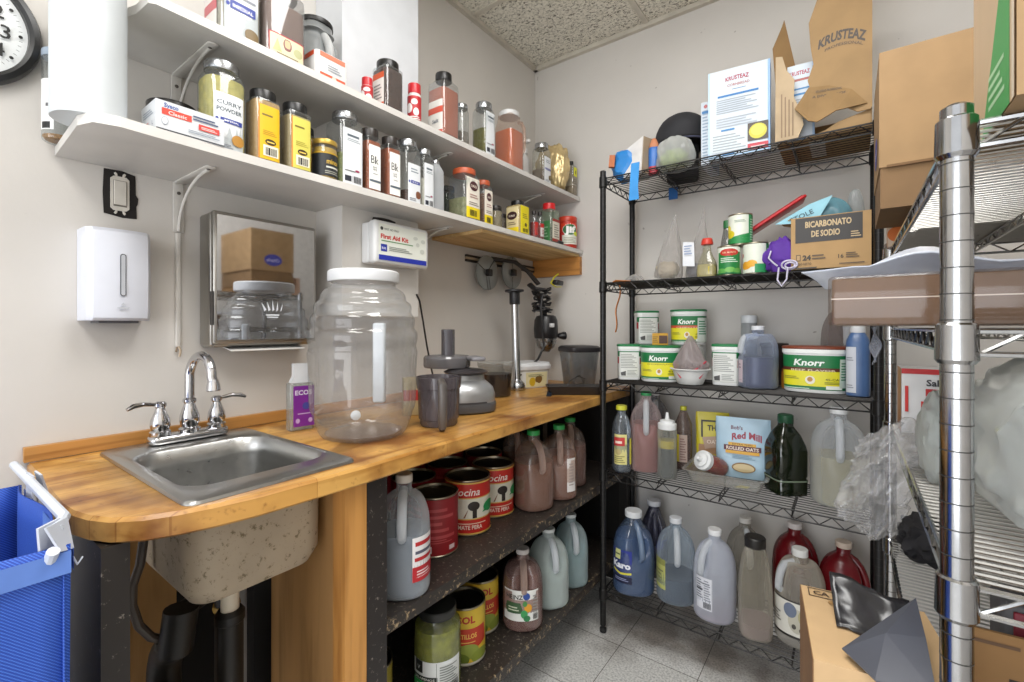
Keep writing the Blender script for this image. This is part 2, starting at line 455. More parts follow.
# ceiling fitting behind the camera; the inner one is added for evener light
dm = None
for ly, ll in ((-.495, 'white recessed fluorescent ceiling light behind the camera'), (.725, 'added unseen ceiling light panel, evening out light over the sink and racks')):
  t = thing('ceiling_light', ll, 'light', (1.27, ly, CZ))
  M().box(-.6, .6, -.3, .3, -.03, -.001, P('#e8e8e8', .4)).build('frame', t)
dm, nt, out = _new('lit_diffuser'); em = nt.nodes.new('ShaderNodeEmission'); em.inputs[0].default_value = (1, .98, .95, 1); em.inputs[1].default_value = 3.0
nt.links.new(em.outputs[0], out.inputs[0])
for t in [o for o in COL.objects if o.name.startswith('ceiling_light') and o.type == 'EMPTY']: M().box(-.56, .56, -.27, .27, -.034, -.0301, dm).build('diffuser', t)

# ------------------------------------------------------------------ wall shelves
WHITE = P('#d2cfca', .42, var=.05, scale=6)
def shelf_outline(xf):
    return [(.001, .222), (.255, .214), (.30, .228), (xf + .008, .265), (xf + .004, .34), (xf, .46), (xf, BY - .002), (.001, BY - .002), (.001, 1.178), (.153, 1.178), (.153, .854), (.001, .854)]
sh1 = M().prism(shelf_outline(.307), 1.682, 1.702, WHITE).build('wall_shelf', smooth=0)
tag(sh1, 'long lower white wall shelf with a rounded end, carrying the larger row of spice jars', 'shelf', 'white wall shelves')
up = [(.001, .217), (.05, .222), (.13, .275), (.17, .30), (.22, .314), (.282, .318), (.29, .33), (.29, BY - .002), (.001, BY - .002), (.001, 1.178), (.153, 1.178), (.153, .854), (.001, .854)]
sh2 = M().prism(up, 1.967, 1.987, WHITE).build('wall_shelf', smooth=0)
tag(sh2, 'upper white wall shelf just under the ceiling side, with the big shakers and foil bag', 'shelf', 'white wall shelves')
PLY = WOOD('#c69a5c', '#a3763c', 'y', 4, .6)
o = M().box(.002, .285, 1.39, BY - .002, 1.668, 1.6815, WOOD('#cfae78', '#b08b55', 'y', 3, .6)).build('plywood_board', smooth=0)
tag(o, 'thin plywood board screwed under the far end of the lower wall shelf', 'board')
o = M().box(.002, .30, 2.172, BY - .002, 1.572, 1.6675, WOOD('#b9803f', '#8d5a26', 'x', 4, .5)).build('wooden_cleat', smooth=0)
tag(o, 'short brown wooden cleat on the back wall holding up the lower wall shelf', 'wood block')
def bracket(y, z, L, label, drop=.135):
    W = P('#d6d3cd', .35); t = thing('shelf_bracket', label, 'bracket', (0, y, z), 0, 'white shelf brackets')
    M().rbox(.001, .005, -.013, .013, -drop, -.001, W, .003, .001).build('wall_plate', t)
    M().rbox(.005, L, -.012, .012, -.0045, -.0008, W, .008, .001).build('arm', t)
    pts = [(.006 + (L * .9 - .006) * (1 - math.cos(a)), 0, -drop * .93 * (1 - math.sin(a)) - .006) for a in [PI / 2 * i / 10 for i in range(11)]]
    M().tube(pts, .004, W).build('brace', t)
    M().lathe([(.0045, 0), (.0045, .0015), (.002, .0025)], P('#6b6560', .4, .6), seg=10).at().build('screw', t, loc=(.005, 0, -.03), rot=(0, PI / 2, 0))
    M().lathe([(.0045, 0), (.0045, .0015), (.002, .0025)], P('#6b6560', .4, .6), seg=10).build('screw', t, loc=(L * .9, 0, -.0045), rot=(PI, 0, 0))
bracket(.46, 1.682, .22, 'white curved bracket under the lower shelf, above the faucet')
bracket(.455, 1.967, .245, 'white curved bracket under the upper shelf, behind the glove box', .17)
bracket(1.285, 1.682, .22, 'white curved bracket under the lower shelf, right of the first aid kit')
bracket(1.285, 1.967, .22, 'white curved bracket under the upper shelf, above the orange-lidded jars', .15)
bracket(1.96, 1.967, .22, 'white curved bracket under the upper shelf, nearest the corner above the red-capped jar', .15)
t = thing('wall_conduit', 'thin white surface conduit hanging down from the bracket to above the faucet', 'conduit', (0, .458, 1.22))
M().rbox(.001, .011, -.006, .006, .02, .325, P('#d9d6d0', .4), .003).build('tube', t)
m = M(); m.tube([(.008, 0, .022), (.012, .004, .01), (.01, .002, -.006)], .003, P('#b7a690', .7)).tube([(.008, -.002, .022), (.006, -.005, .006)], .002, P('#8e7d68', .7)); m.build('frayed_end', t)

# ------------------------------------------------------------------ counter
TOP = WOOD('#cfa058', '#a8722e', 'y', 3.2, .33, staves=True)
pts = [(.02, .176), (.40, .168), (.455, .172), (.50, .182), (.54, .200), (.572, .232), (.592, .272), (.606, .32), (.618, .385), (.626, .6), (.594, 1.74), (.590, 2.19), (.02, 2.19), (.02, 1.2), (.02, .7)]
m = M(); n = len(pts)
cx = sum(p[0] for p in pts) / n; cy = sum(p[1] for p in pts) / n
def shr(k): return [(x + (k if x < .1 else -k), y + (k if y < .3 else (-k if y > 1.7 else 0))) for x, y in pts]
m.loft([[(x, y, .958) for x, y in shr(.004)], [(x, y, .962) for x, y in pts], [(x, y, .992) for x, y in pts], [(x, y, .998) for x, y in shr(.004)]], TOP)
counter = m.build('countertop', smooth=30)
cut = M().rbox(.152, .508, .315, .596, .9, 1.1, TOP, .05, .001, 8).build('cutter')
bo = counter.modifiers.new('b', 'BOOLEAN'); bo.object = cut; bo.operation = 'DIFFERENCE'; bo.solver = 'EXACT'
dg = bpy.context.evaluated_depsgraph_get(); me = bpy.data.meshes.new_from_object(counter.evaluated_get(dg))
counter.modifiers.clear(); counter.data = me
bpy.data.objects.remove(cut)
tag(counter, 'long butcher-block wooden counter top with a rounded near corner and dark stains', 'countertop')
o = M().box(.001, .019, .172, 2.19, .9985, 1.03, WOOD('#b98547', '#8f5f2a', 'y', 4, .5)).build('backsplash_strip', smooth=0)
tag(o, 'narrow wooden strip along the wall behind the sink', 'backsplash')

BLK = WORN('#211c1a', '#948b80', .62, 70)
BLKB = WORN('#1d1a18', '#6b6158', .70, 40)
t = thing('work_table', 'worn black wooden table frame with two open shelves under the counter top', 'table', (0, 0, 0))
M().box(.322, .4995, .191, .201, 0, .957, WORN('#1a181c', '#8a8a92', .66, 70)).build('end_panel', t, smooth=0)
M().box(.50, .545, .189, .224, 0, .957, WORN('#221d19', '#9d9488', .645, 60)).build('leg', t, smooth=0)
M().box(.556, .60, .6235, .677, 0, .957, BLK).build('leg', t, smooth=0)
M().box(.54, .578, 2.13, 2.17, 0, .957, BLKB).build('leg', t, smooth=0)
M().box(.03, .07, 2.13, 2.17, 0, .957, BLKB).build('leg', t, smooth=0)
M().box(.03, .07, .6235, .677, 0, .957, BLKB).build('leg', t, smooth=0)
sa = WORN('#2b2623', '#8f8678', .61, 90)
def board(z, name):
    M().box(.03, .579, .6775, 2.1295, z - .03, z, sa).build(name, t, smooth=0)
    M().box(.5793, .591, .6775, 2.1295, z - .034, z + .0005, WORN('#2b2623', '#b59f7c', .585, 60)).build('shelf_edge', t, 'black shelf edge with chipped paint showing pale wood', smooth=0)
board(.612, 'lower_shelf'); board(.236, 'lower_shelf')
M().box(.012, .028, .63, 2.18, .02, .955, P('#171412', .8)).build('back_panel', t, smooth=0)
M().box(.10, .54, 2.171, 2.18, .02, .955, P('#1a1715', .8)).build('side_panel', t, smooth=0)
o = M().box(.556, .60, .568, .622, 0, .957, WOOD('#c68f4c', '#8e5a22', 'z', 2.2, .5)).build('wooden_post', smooth=0)
tag(o, 'unpainted pine post standing between the sink bay and the black table leg', 'post')
o = M().box(.22, .555, .600, .614, 0, .957, WOOD('#a9804f', '#7d5a30', 'z', 2, .6)).build('plywood_sheet', smooth=0)
tag(o, 'plywood side panel to the right of the drain pipes under the sink', 'panel', 'plywood panels under the sink')
o = M().box(.085, .10, .20, .425, 0, .94, WOOD('#b98c50', '#94682f', 'z', 2, .6)).build('plywood_sheet', smooth=0)
tag(o, 'tan plywood panel behind the grey hose under the sink', 'panel', 'plywood panels under the sink')
o = M().box(.003, .018, .43, .598, 0, .94, P('#15120f', .9)).build('backing_board', smooth=0)
tag(o, 'dark board at the back of the sink bay behind the black pipes', 'panel')

# sink
SS = STEEL('#b4b4b2', .30, 'x'); SSU = WORN('#a39580', '#75694f', .59, 60, .6)
t = thing('sink', 'stainless steel drop-in bar sink set into the near end of the counter', 'sink', (0, 0, 0))
m = M()
def rr(x0, x1, y0, y1, r, z, seg=6):
    o = []
    for q, (sx, sy) in enumerate(((1, 1), (-1, 1), (-1, -1), (1, -1))):
        for j in range(seg + 1):
            a = q * PI / 2 + j * PI / 2 / seg
            o.append(((x0 + x1) / 2 + sx * ((x1 - x0) / 2 - r) + r * math.cos(a), (y0 + y1) / 2 + sy * ((y1 - y0) / 2 - r) + r * math.sin(a), z))
    return o
m.loft([rr(.05, .588, .285, .609, .022, .9985), rr(.052, .586, .287, .607, .022, 1.004), rr(.06, .578, .295, .601, .02, 1.0065), rr(.148, .512, .312, .595, .055, 1.004), rr(.155, .505, .318, .590, .055, .998),
        rr(.160, .500, .322, .589, .055, .96), rr(.166, .494, .328, .581, .05, .800), rr(.180, .480, .342, .567, .04, .776), rr(.21, .45, .37, .54, .03, .771)], SS, False, True)
m.build('basin', t, smooth=50)
m = M()
m.loft([rr(.156, .504, .319, .592, .055, .957), rr(.157, .503, .320, .591, .055, .95), rr(.160, .500, .322, .588, .05, .800), rr(.176, .484, .338, .572, .04, .770), rr(.206, .454, .366, .544, .03, .764)], SSU, False, True)
m.build('basin_underside', t, 'stained undercoated outside of the basin', smooth=50)
m = M().lathe([(.032, .7715), (.030, .773), (.024, .7722)], STEEL('#8f8f8f', .3), seg=24, cx=.33, cy=.455); m.build('drain', t)
# faucet
CH = STEEL('#c9c9cc', .09)
t = thing('faucet', 'chrome gooseneck faucet with two lever handles behind the sink', 'faucet', (.095, .455, 1.0066))
m = M(); m.rbox(-.026, .026, -.088, .088, 0, .022, CH, .02, .008); m.build('base_plate', t)
bell = [(.022, .018), (.022, .03), (.018, .034), (.021, .045), (.0195, .06), (.012, .078), (.0095, .088), (.013, .092), (.013, .099), (.008, .104)]
for s in (-1, 1):
    h = M().lathe(bell, CH, seg=24).build('handle', t, loc=(0, s * .062, 0))
    pts = [(0, 0, .096), (.002, s * .015, .098), (.006, s * .035, .102), (.010, s * .055, .100), (.014, s * .068, .094)]
    M().tube(pts, [.004, .0045, .0055, .006, .004], CH, 10).build('lever', h)
M().lathe([(.024, .018), (.024, .028), (.018, .033), (.022, .048), (.021, .062), (.014, .085), (.012, .092), (.015, .096), (.015, .102), (.011, .106)], CH, seg=24).build('column', t)
pts = [(0, 0, .10), (0, 0, .15)] + [(.055 - .055 * math.cos(a), .01 * math.sin(a / 2), .165 + .05 * math.sin(a)) for a in [PI * i / 14 for i in range(15)]] + [(.113, .012, .15)]
M().tube(pts, .0108, CH, 16).build('spout', t)
M().lathe([(.0108, 0), (.014, -.012), (.015, -.022), (.016, -.026), (.013, -.028)], CH, seg=20).build('aerator', t, loc=(.112, .012, .158), rot=(0, -.08, 0))
# plumbing
BP = P('#17140f', .5)
t = thing('drain_pipe', 'white tailpiece running down into a black drain pipe under the basin', 'pipe', (.33, .455, .55))
M().lathe([(.0185, .085), (.0185, .213)], WORN('#d8cfbc', '#8c7b60', .68, 30)).build('tailpiece', t, 'white plastic tailpiece')
M().lathe([(.027, -.2), (.027, .08), (.030, .083), (.030, .10), (.024, .108)], BP).build('trap', t, 'black lower pipe')
t = thing('vent_pipe', 'black upright pipe with a yellow-brown ring behind the white drain tailpiece', 'pipe', (.20, .50, .30))
M().lathe([(.026, 0), (.026, .44), (.022, .46)], BP).build('tube', t)
M().lathe([(.029, .29), (.031, .297), (.029, .304)], P('#a8863c', .5)).build('ring', t, 'yellow-brown ring')
t = thing('waste_trap', 'black curved waste trap in the shadow under the basin', 'pipe', (.27, .385, .42))
pts = [(.05, -.02, .28)] + [(.05 - .07 * math.sin(a), -.03, .2 - .09 * (1 - math.cos(a))) for a in [PI * i / 10 for i in range(11)]] + [(.06, -.03, -.05)]
M().tube(pts, .032, BP, 14).build('bend', t)
M().lathe([(.04, 0), (.045, .01), (.045, .05), (.04, .06)], BP, seg=16).build('coupling', t, loc=(.02, -.045, .05), rot=(.5, .3, 0))
M().lathe([(.028, 0), (.034, .008), (.034, .05), (.028, .058)], BP, seg=16).build('coupling', t, loc=(.11, -.06, -.02), rot=(1.0, .3, 0))
M().tube([(.06, -.04, .2), (.02, .0, .26), (.0, .06, .27)], .022, BP, 12).build('side_arm', t)
t = thing('water_hose', 'grey-brown flexible hose curving down beside the basin underside', 'hose', (0, 0, 0))
pts = [(.30, .312, .90), (.30, .306, .86), (.30, .300, .812), (.30, .288, .775), (.30, .287, .735), (.30, .298, .69), (.30, .318, .656), (.30, .344, .635)]
M().tube(pts, .0085, P('#4a4038', .4), 10).build('tube', t)
M().tube([(.30, .338, .640), (.30, .352, .628)], .011, P('#6b5a48', .4), 10).build('fitting', t)

# ------------------------------------------------------------------ wire racks
def truss(m, a, b, z, h, mat, n, r=.0022):
    a = Vector(a); b = Vector(b)
    m.tube([(a.x, a.y, z), (b.x, b.y, z)], r * 1.35, mat, 6); m.tube([(a.x, a.y, z - h), (b.x, b.y, z - h)], r * 1.35, mat, 6)
    pts = []
    for i in range(n + 1):
        k = i / n; p = a.lerp(b, k); pts.append((p.x, p.y, z if i % 2 else z - h))
    m.tube(pts, r, mat, 5)
def rack_shelf(parent, x0, x1, y0, y1, z, along, mat, matr, spacing, h=.03, collar=None, pr=.0128):
    m = M(); r = .0022
    e = .016
    truss(m, (x0 + e, y0), (x1 - e, y0), z, h, matr, max(4, int((x1 - x0) / .035)))
    truss(m, (x0 + e, y1), (x1 - e, y1), z, h, matr, max(4, int((x1 - x0) / .035)))
    truss(m, (x0, y0 + e), (x0, y1 - e), z, h, matr, max(4, int((y1 - y0) / .035)))
    truss(m, (x1, y0 + e), (x1, y1 - e), z, h, matr, max(4, int((y1 - y0) / .035)))
    s = m.build('wire_shelf', parent)
    m = M()
    if along == 'x':
        n = int((y1 - y0) / spacing)
        for i in range(1, n): y = y0 + (y1 - y0) * i / n; m.tube([(x0, y, z + .001), (x1, y, z + .001)], .0017, mat, 5)
        for i in range(1, 4): x = x0 + (x1 - x0) * i / 4; truss(m, (x, y0), (x, y1), z - .003, h * .7, mat, 8, .0018)
    else:
        n = int((x1 - x0) / spacing) if along == 'x' else int((y1 - y0) / spacing)
        for i in range(1, n): y = y0 + (y1 - y0) * i / n; m.tube([(x0, y, z + .001), (x1, y, z + .001)], .0019, mat, 5)
        for i in (1, 2): x = x0 + (x1 - x0) * i / 3; truss(m, (x, y0), (x, y1), z - .003, h * .7, mat, 26, .0018)
    m.build('wire_deck', s)
    for x in (x0, x1):
        for y in (y0, y1):
            m = M().lathe([(pr + .001, z - h - .010), (pr + .0038, z - h - .006), (pr + .003, z + .006), (pr + .001, z + .008)], collar or matr, seg=20, cx=x, cy=y)
            m.build('collar', s)
def rack_post(parent, x, y, z1, mat, gm, r=.0125):
    prof = [(.008, .0), (.014, .004), (.014, .018), (.006, .022), (.006, .03), (r, .032)]
    m = M().lathe([(r, .032), (r, z1 - .003), (r - .004, z1)], mat, seg=20, cx=x, cy=y)
    z = .08
    while z < z1 - .01:
        m.lathe([(r + .0002, z), (r + .0003, z + .0012)], gm, seg=16, cx=x, cy=y, cap0=False, cap1=False); z += .0254
    p = m.build('post', parent)
    M().lathe(prof, P('#1b1b1b', .5), seg=16, cx=x, cy=y).build('foot', p)
BK = P('#1c1b1b', .35, .3); BKG = P('#3a3836', .4, .2)
rack = thing('wire_rack', 'tall black five-tier wire rack standing against the back wall', 'shelving rack', (0, 0, 0))
X0, X1, Y0, Y1 = .613, 1.527, 1.794, 2.117
for x in (X0, X1):
    for y in (Y0, Y1): rack_post(rack, x, y, 1.955, BK, BKG)
BKW = P('#262321', .4, .3)
RZ = [1.925, 1.482, 1.065, .684, .182]
for z in RZ: rack_shelf(rack, X0, X1, Y0, Y1, z - .004, 'x', BKW, BK, .0235)
CR = STEEL('#a6a6a6', .14); CRG = P('#4a4a48', .4, .5); CRW = STEEL('#b5b3ae', .3)
chrome = thing('wire_rack', 'tall chrome wire rack close to the camera along the right wall', 'shelving rack', (0, 0, 0))
A0, A1, B0, B1 = 1.54, 2.0, .62, 1.533
for x in (A0, A1):
    for y in (B0, B1): rack_post(chrome, x, y, 1.51, CR, CRG)
CZS = [1.492, 1.292, 1.045, .745]
for z in CZS: rack_shelf(chrome, A0, A1, B0, B1, z - .003, 'y', CRW, CR, .0165, h=.022 if z > 1.1 else .024, collar=CR, pr=.0128)
# ------------------------------------------------------------------ container builders
def LAB(m, F, lw, lh, b0, bg, spec, a0=0., flip=False):
    """a printed label: marks given as fractions of the label's width and height"""
    out = []
    G = lambda a, b, o: F(a0 + a, b0 + b, o)
    G.curved = getattr(F, 'curved', 0)
    if bg: out.append(('r', -.5 * lw, 0, .5 * lw, lh, bg))
    for q in spec:
        k = q[0]
        if k == 'r': out.append(('r', q[1] * lw, q[2] * lh, q[3] * lw, q[4] * lh, q[5]))
        elif k == 'e': out.append(('e', q[1] * lw, q[2] * lh, q[3] * lw, q[4] * lh, q[5]))
        elif k == 'p': out.append(('p', [(a * lw, b * lh) for a, b in q[1]], q[2]))
        elif k == 't':
            ex = dict(q[6]) if len(q) > 6 else {}
            if 'w' in ex: ex['w'] *= lw
            out.append(('t', q[1], q[2] * lh, q[3] * lw, q[4] * lh, q[5], ex))
        elif k == 'l': out.append(('l', q[1] * lw, q[2] * lh, q[3] * lw, q[4] * lh, q[5], q[6]))
        elif k == 'b': out.append(('b', q[1] * lw, q[2] * lh, q[3] * lw, q[4] * lh, q[5]))
    m.deco(G, out)
    return m
def smoothp(prof, k=3):
    out = []
    for i in range(len(prof) - 1):
        p0 = prof[max(i - 1, 0)]; p1 = prof[i]; p2 = prof[i + 1]; p3 = prof[min(i + 2, len(prof) - 1)]
        for j in range(k):
            t = j / k
            f = lambda a, b, c, d: .5 * (2 * b + (c - a) * t + (2 * a - 5 * b + 4 * c - d) * t * t + (3 * b - a - 3 * c + d) * t ** 3)
            out.append((max(.001, f(p0[0], p1[0], p2[0], p3[0])), f(p0[1], p1[1], p2[1], p3[1])))
    out.append(prof[-1]); return out
GL = CLEAR('#eef2f2', .045)
JW = {'spice jars on the lower wall shelf': 1.09, 'jars and shakers on the upper wall shelf': 1.10}
def jar(label, x, y, z, w, h, cap=('#1a1a1a', .018), fill=None, lab=None, n=5, neck=.72, sh=.80, body=None, cat='spice jar', name='spice_jar', group=None, rz=0, asp=1., capm=None, labs=(), cr=None, seg=32, capn=2, mod=None):
    t = thing(name, label, cat, (x, y, z), rz, group)
    w *= JW.get(group, 1); r = w / 2; ch = cap[1] if cap else 0; hb = h - ch; nr = neck * r
    prof = [(r * .86, 0), (r * .97, .003), (r, .008), (r, .02 * h + .01), (r, h * sh * .97), (r * .985, h * sh), ((r * .9 + nr * .1), h * sh + (hb - h * sh) * .35), (nr * 1.08, hb - .004), (nr, hb)]
    M().lathe(prof, body or GL, n, seg, asp, mod=mod).build('body', t)
    if fill:
        fm, lv = fill; q = r * .955; top = h * lv; sz = h * sh
        fp = [(q * .85, .004), (q, .01)] + ([(q, top - .002), (q * .985, top)] if top <= sz else [(q, sz), (q + (nr * .95 - q) * (top - sz) / max(.001, hb - sz), top)])
        M().lathe(fp, fm, n, seg, asp).build('contents', t)
    if cap:
        R = cr or nr * 1.12; cm = capm or P(cap[0], .35, var=.03)
        c = M().lathe([(R * .99, hb - .001), (R, hb + .001), (R, h - .003), (R * .97, h - .0006), (R * .9, h)], cm, 2, 32)
        c.build('lid', t)
    F = ROUND(prof, n, asp)
    if lab:
        lw, lh, b0, bgc, spec = lab[:5]
        LAB(M(), F, lw, lh, b0, bgc, spec, lab[5] if len(lab) > 5 else 0).build('label', t)
    for th, lw, lh, b0, bgc, spec in labs:
        LAB(M(), ROUND(prof, n, asp, th), lw, lh, b0, bgc, spec).build('label', t)
    return t
SIL = STEEL('#b9bcc0', .25)
K = '#151515'; W_ = '#dfe2e5'; BLUE = '#2b3c8f'; RED = '#c8202a'
def imper(title, sub=None, dot='#8a6a3a'):
    s = [('t', title, .10, 0, .80, '#3b4a55', {'w': .8})] if title else [('l', -.3, .78, .3, .92, 2, '#8a949c')]
    if sub: s.append(('t', sub, .10, 0, .68, '#3b4a55', {'w': .82}))
    s += [('e', -.40, .53, .05, .035, BLUE), ('r', -.30, .49, .42, .57, BLUE), ('t', 'IMPERIAL', .05, .06, .512, '#e8e8f0', {'w': .5}), ('e', .28, .22, .22, .10, dot), ('e', .18, .19, .1, .06, dot), ('l', -.42, .05, .1, .14, 2, '#8a8f98')]
    return s
def white_lab():
    return [('l', -0.300, 0.860, 0.300, 0.951, 1, '#55606a'), ('l', -.3, .78, .35, .84, 2, '#8a949c'), ('r', -.42, .06, -.1, .16, '#2c2f3a'), ('b', -.02, .05, .40, .17, '#333333'), ('e', .2, .27, .12, .02, '#9b2a52'), ('l', -.42, .24, .1, .28, 1, '#777777')]
def yellow_lab(c1, c2):
    return [('r', -.5, 0, -.44, 1, '#d9862a'), ('l', -0.350, 0.800, 0.150, 0.878, 1, '#7a6a2a'), ('l', -.3, .45, .35, .55, 3, c2), ('e', .05, .33, .26, .055, '#3a2a12'), ('l', -0.130, 0.315, 0.230, 0.367, 1, '#e8c860'), ('r', -.3, .06, .42, .26, '#e9e4d0'), ('b', -.2, .08, .34, .22, '#222222')]

# ------------------------------------------------------------------ lower wall shelf
LZ = 1.7025; g = 'spice jars on the lower wall shelf'
jar('tall slim glass jar with a grey-blue lid behind the white paper roll', .036, .226, LZ, .056, .20, ('#8d9aa8', .016), (GRAIN('#a8772c', '#5a3a12', 200), .06), (.03, .11, .02, '#e4e4e2', [('l', 0.000, 0.450, 0.200, 0.606, 1, '#666666'), ('r', -.3, .02, .3, .15, '#1d1d1d')]), n=2, neck=.9, sh=.9, rz=-1.0, group=g)
# white paper roll
t = thing('paper_roll', 'tall white roll of wrapping paper standing on the rounded end of the lower shelf', 'roll', (.225, .238, LZ))
def crk(th, z): return 1 + .012 * noise.noise(Vector((math.cos(th) * 2, math.sin(th) * 2, z * 14)))
M().lathe([(.058, 0), (.0585, .002)] + [(.0585, .012 * k) for k in range(1, 30)] + [(.058, .36)], P('#c3c8cb', .5, var=.02), 2, 48, mod=crk).build('wrapping', t)
M().lathe([(.02, .3602), (.02, .361)], P('#b79a70', .8)).build('core', t)
jar('dark glass jar with a black lid behind the white glove box', .105, .415, LZ, .095, .135, ('#2c2a29', .02), (GRAIN('#3a3028', '#1d1712', 150), .75), n=2, neck=.9, sh=.8, body=CLEAR('#9a9a98', .12), group=g)
jar('small dark jar half hidden between the glove box and the curry powder', .095, .52, LZ, .055, .125, ('#2f2b2a', .018), (GRAIN('#3f3026', '#201812', 150), .7), n=2, neck=.9, body=CLEAR('#9a9a98', .12), group=g)
# glove box, lying along the shelf
t = thing('glove_box', 'white cardboard box of disposable gloves with a red stripe, at the shelf edge', 'box', (.262, .388, LZ), 0)
BW = P('#cccfd2', .45, var=.02)
M().box(-.045, .045, -.064, .064, 0, .062, BW).build('carton', t, smooth=0)
m = M(); F = PLANE((.045, 0, 0), (0, 1, 0))
LAB(m, F, .128, .062, 0, None, [('t', 'Sysco', .20, -.29, .80, '#2c4f9e', {'w': .2, 'bold': .02}), ('r', -.42, .54, .0, .76, '#d4402e'), ('t', 'Classic', .17, -.2, .58, '#f4dcd8', {'w': .26}), ('e', -.38, .33, .045, .13, '#9aa4ae'), ('e', -.38, .33, .036, .11, '#e9ebee'),
    ('l', .02, .66, .40, .86, 2, '#3c4a6e'), ('r', .10, .36, .42, .56, '#cf4038'), ('l', .14, .41, .38, .51, 2, '#f0d0cc'), ('l', -.05, .18, .42, .30, 2, '#8a94a0'), ('r', -.5, 0, .5, .05, '#3a3c42')])
F = PLANE((0, -.064, 0), (1, 0, 0))
LAB(m, F, .09, .062, 0, None, [('l', -.35, .55, .35, .8, 3, '#8f99a6'), ('t', 'L', .2, .3, .2, '#3c4a6e'), ('l', -.35, .2, .1, .4, 2, '#c98a86')])
m.build('print', t)
BAY = P('#8c8a48', .8)
jar('large jar of pale yellow bay leaves labelled curry powder with a grey lid', .232, .476, LZ, .082, .222, ('#8a8f96', .02), (GRAIN('#b9ab55', '#7d7a30', 45, c3='#cfc37c'), .80), (.066, .135, .004, W_, imper('CURRY', 'POWDER', '#b8863a')), n=3.2, neck=.74, sh=.78, capm=SIL, group=g, name='spice_jar')
jar('square spice jar with a bright yellow label and a black lid', .243, .568, LZ, .062, .190, (K, .026), (GRAIN('#c9a777', '#a07c4c', 300), .84), (.052, .135, .012, '#e3b414', yellow_lab('#e3b414', '#b8901a')), neck=.80, sh=.86, group=g)
jar('square spice jar with a pale yellow label and a black lid', .243, .652, LZ, .062, .190, (K, .026), (GRAIN('#b5a47c', '#8d7a50', 300), .80), (.052, .135, .012, '#d3c95a', yellow_lab('#d3c95a', '#a89c3a')), neck=.80, sh=.86, group=g)
jar('dark yellow jar with a black lid standing behind the pale yellow labelled jar', .135, .735, LZ, .062, .185, (K, .024), (GRAIN('#b08a1c', '#6d4f0c', 200), .84), (.05, .12, .02, '#a07a14', []), neck=.8, group=g)
t = jar('short round mustard-coloured jar with a gold lid and a black label', .248, .737, LZ, .062, .118, ('#b08a2c', .013), (P('#b8921c', .5), .8), None, n=2, neck=.9, sh=.84, capm=P('#c2a14a', .3, .5), group=g,
        labs=[(0, .15, .066, .014, '#1c2024', [('t', 'minor', .30, .04, .52, '#d9b13a', {'w': .26}), ('l', -0.100, 0.340, 0.180, 0.496, 1, '#c9c9c0'), ('l', -.12, .1, .18, .26, 2, '#9a9a90'), ('r', -.5, .94, .5, 1, '#b8921c')])])
jar('big square jar of dried green herbs with a silver lid and a tall white label', .232, .812, LZ, .078, .228, ('#9aa0a6', .02), (GRAIN('#6f7a3a', '#3f4a1c', 160, c3='#93985a'), .44), (.066, .165, .008, W_, white_lab()), neck=.76, sh=.82, capm=SIL, group=g)
def bk(): return [('t', 'Bk', .26, -.04, .58, '#1d1d1d', {'w': .66, 'bold': .0}), ('t', 'BLACK', .06, -.02, .48, '#555555', {'w': .34}), ('t', 'PEPPER', .06, -.02, .42, '#555555', {'w': .34}), ('l', -.2, .34, .2, .38, 1, '#9a9a9a'), ('r', -.44, .16, .44, .21, '#57636e'), ('e', -.44, .185, .03, .025, '#57636e'), ('e', .44, .185, .03, .025, '#57636e')]
for yy, lb in ((.890, 'black-lidded pepper jar reading Bk, beside the tall white label'), (.968, 'black-lidded pepper jar reading Bk, next to the blue badge jar')):
    jar(lb, .247, yy, LZ, .050, .205, ('#2b2522', .024), (GRAIN('#b0603a', '#7c3a20', 260), .80), (.042, .135, .016, '#f0efeb', bk()), neck=.86, sh=.86, group=g)
jar('silver-lidded jar with a blue badge on its label and a brown fruit picture', .240, 1.048, LZ, .066, .222, ('#9aa0a6', .022), (GRAIN('#54382a', '#2d1c14', 160), .22), (.054, .130, .008, W_, imper(None, None, '#7a4c34')), neck=.84, sh=.80, capm=SIL, group=g)
jar('silver-lidded jar with a plain white label, right of the blue badge jar', .238, 1.124, LZ, .052, .215, ('#9aa0a6', .018), (GRAIN('#dcd8cc', '#bdb6a4', 260), .5), (.044, .155, .008, W_, white_lab()), neck=.8, sh=.82, capm=SIL, group=g)
jar('frosted white plastic bottle without a label beside the plain white-labelled jar', .228, 1.190, LZ, .050, .20, ('#a9abad', .012), None, None, neck=.5, sh=.74, body=MILKY('#d9dcdf', .75), n=3.5, capm=SIL, group=g, name='plastic_bottle', cat='bottle')
jar('small dark jar behind the frosted bottle and the orange-lidded jar', .12, 1.36, LZ, .06, .165, (K, .02), (GRAIN('#2e3a20', '#1a2210', 160), .8), n=2, neck=.86, group=g)
OR = P('#b4532f', .4)
def olab(): return [('r', -.5, 0, .5, .27, '#e8cf1c'), ('e', 0, .80, .30, .12, '#4a2022'), ('t', 'DURKEE', .09, 0, .765, '#e8dccb', {'w': .42}), ('l', -.3, .50, .3, .62, 2, '#b08a80'), ('l', -.35, .32, .35, .42, 2, '#8f8478'), ('b', -.3, .05, .2, .2, '#3a3a20')]
jar('wide clear jar of dried herbs with an orange lid and a yellow-footed label', .236, 1.338, LZ, .092, .205, ('#b4532f', .022), (GRAIN('#7d8150', '#4b5228', 170, c3='#a6a37a'), .42), (.078, .155, .010, '#e9e2d4', olab()), neck=.80, sh=.80, capm=OR, group=g)
jar('narrow orange-lidded jar with a yellow-footed label behind the wide orange-lidded one', .228, 1.462, LZ, .060, .195, ('#b4532f', .02), (GRAIN('#85604a', '#57392a', 200), .7), (.052, .14, .012, '#e9e2d4', olab()), neck=.8, sh=.82, capm=OR, group=g)
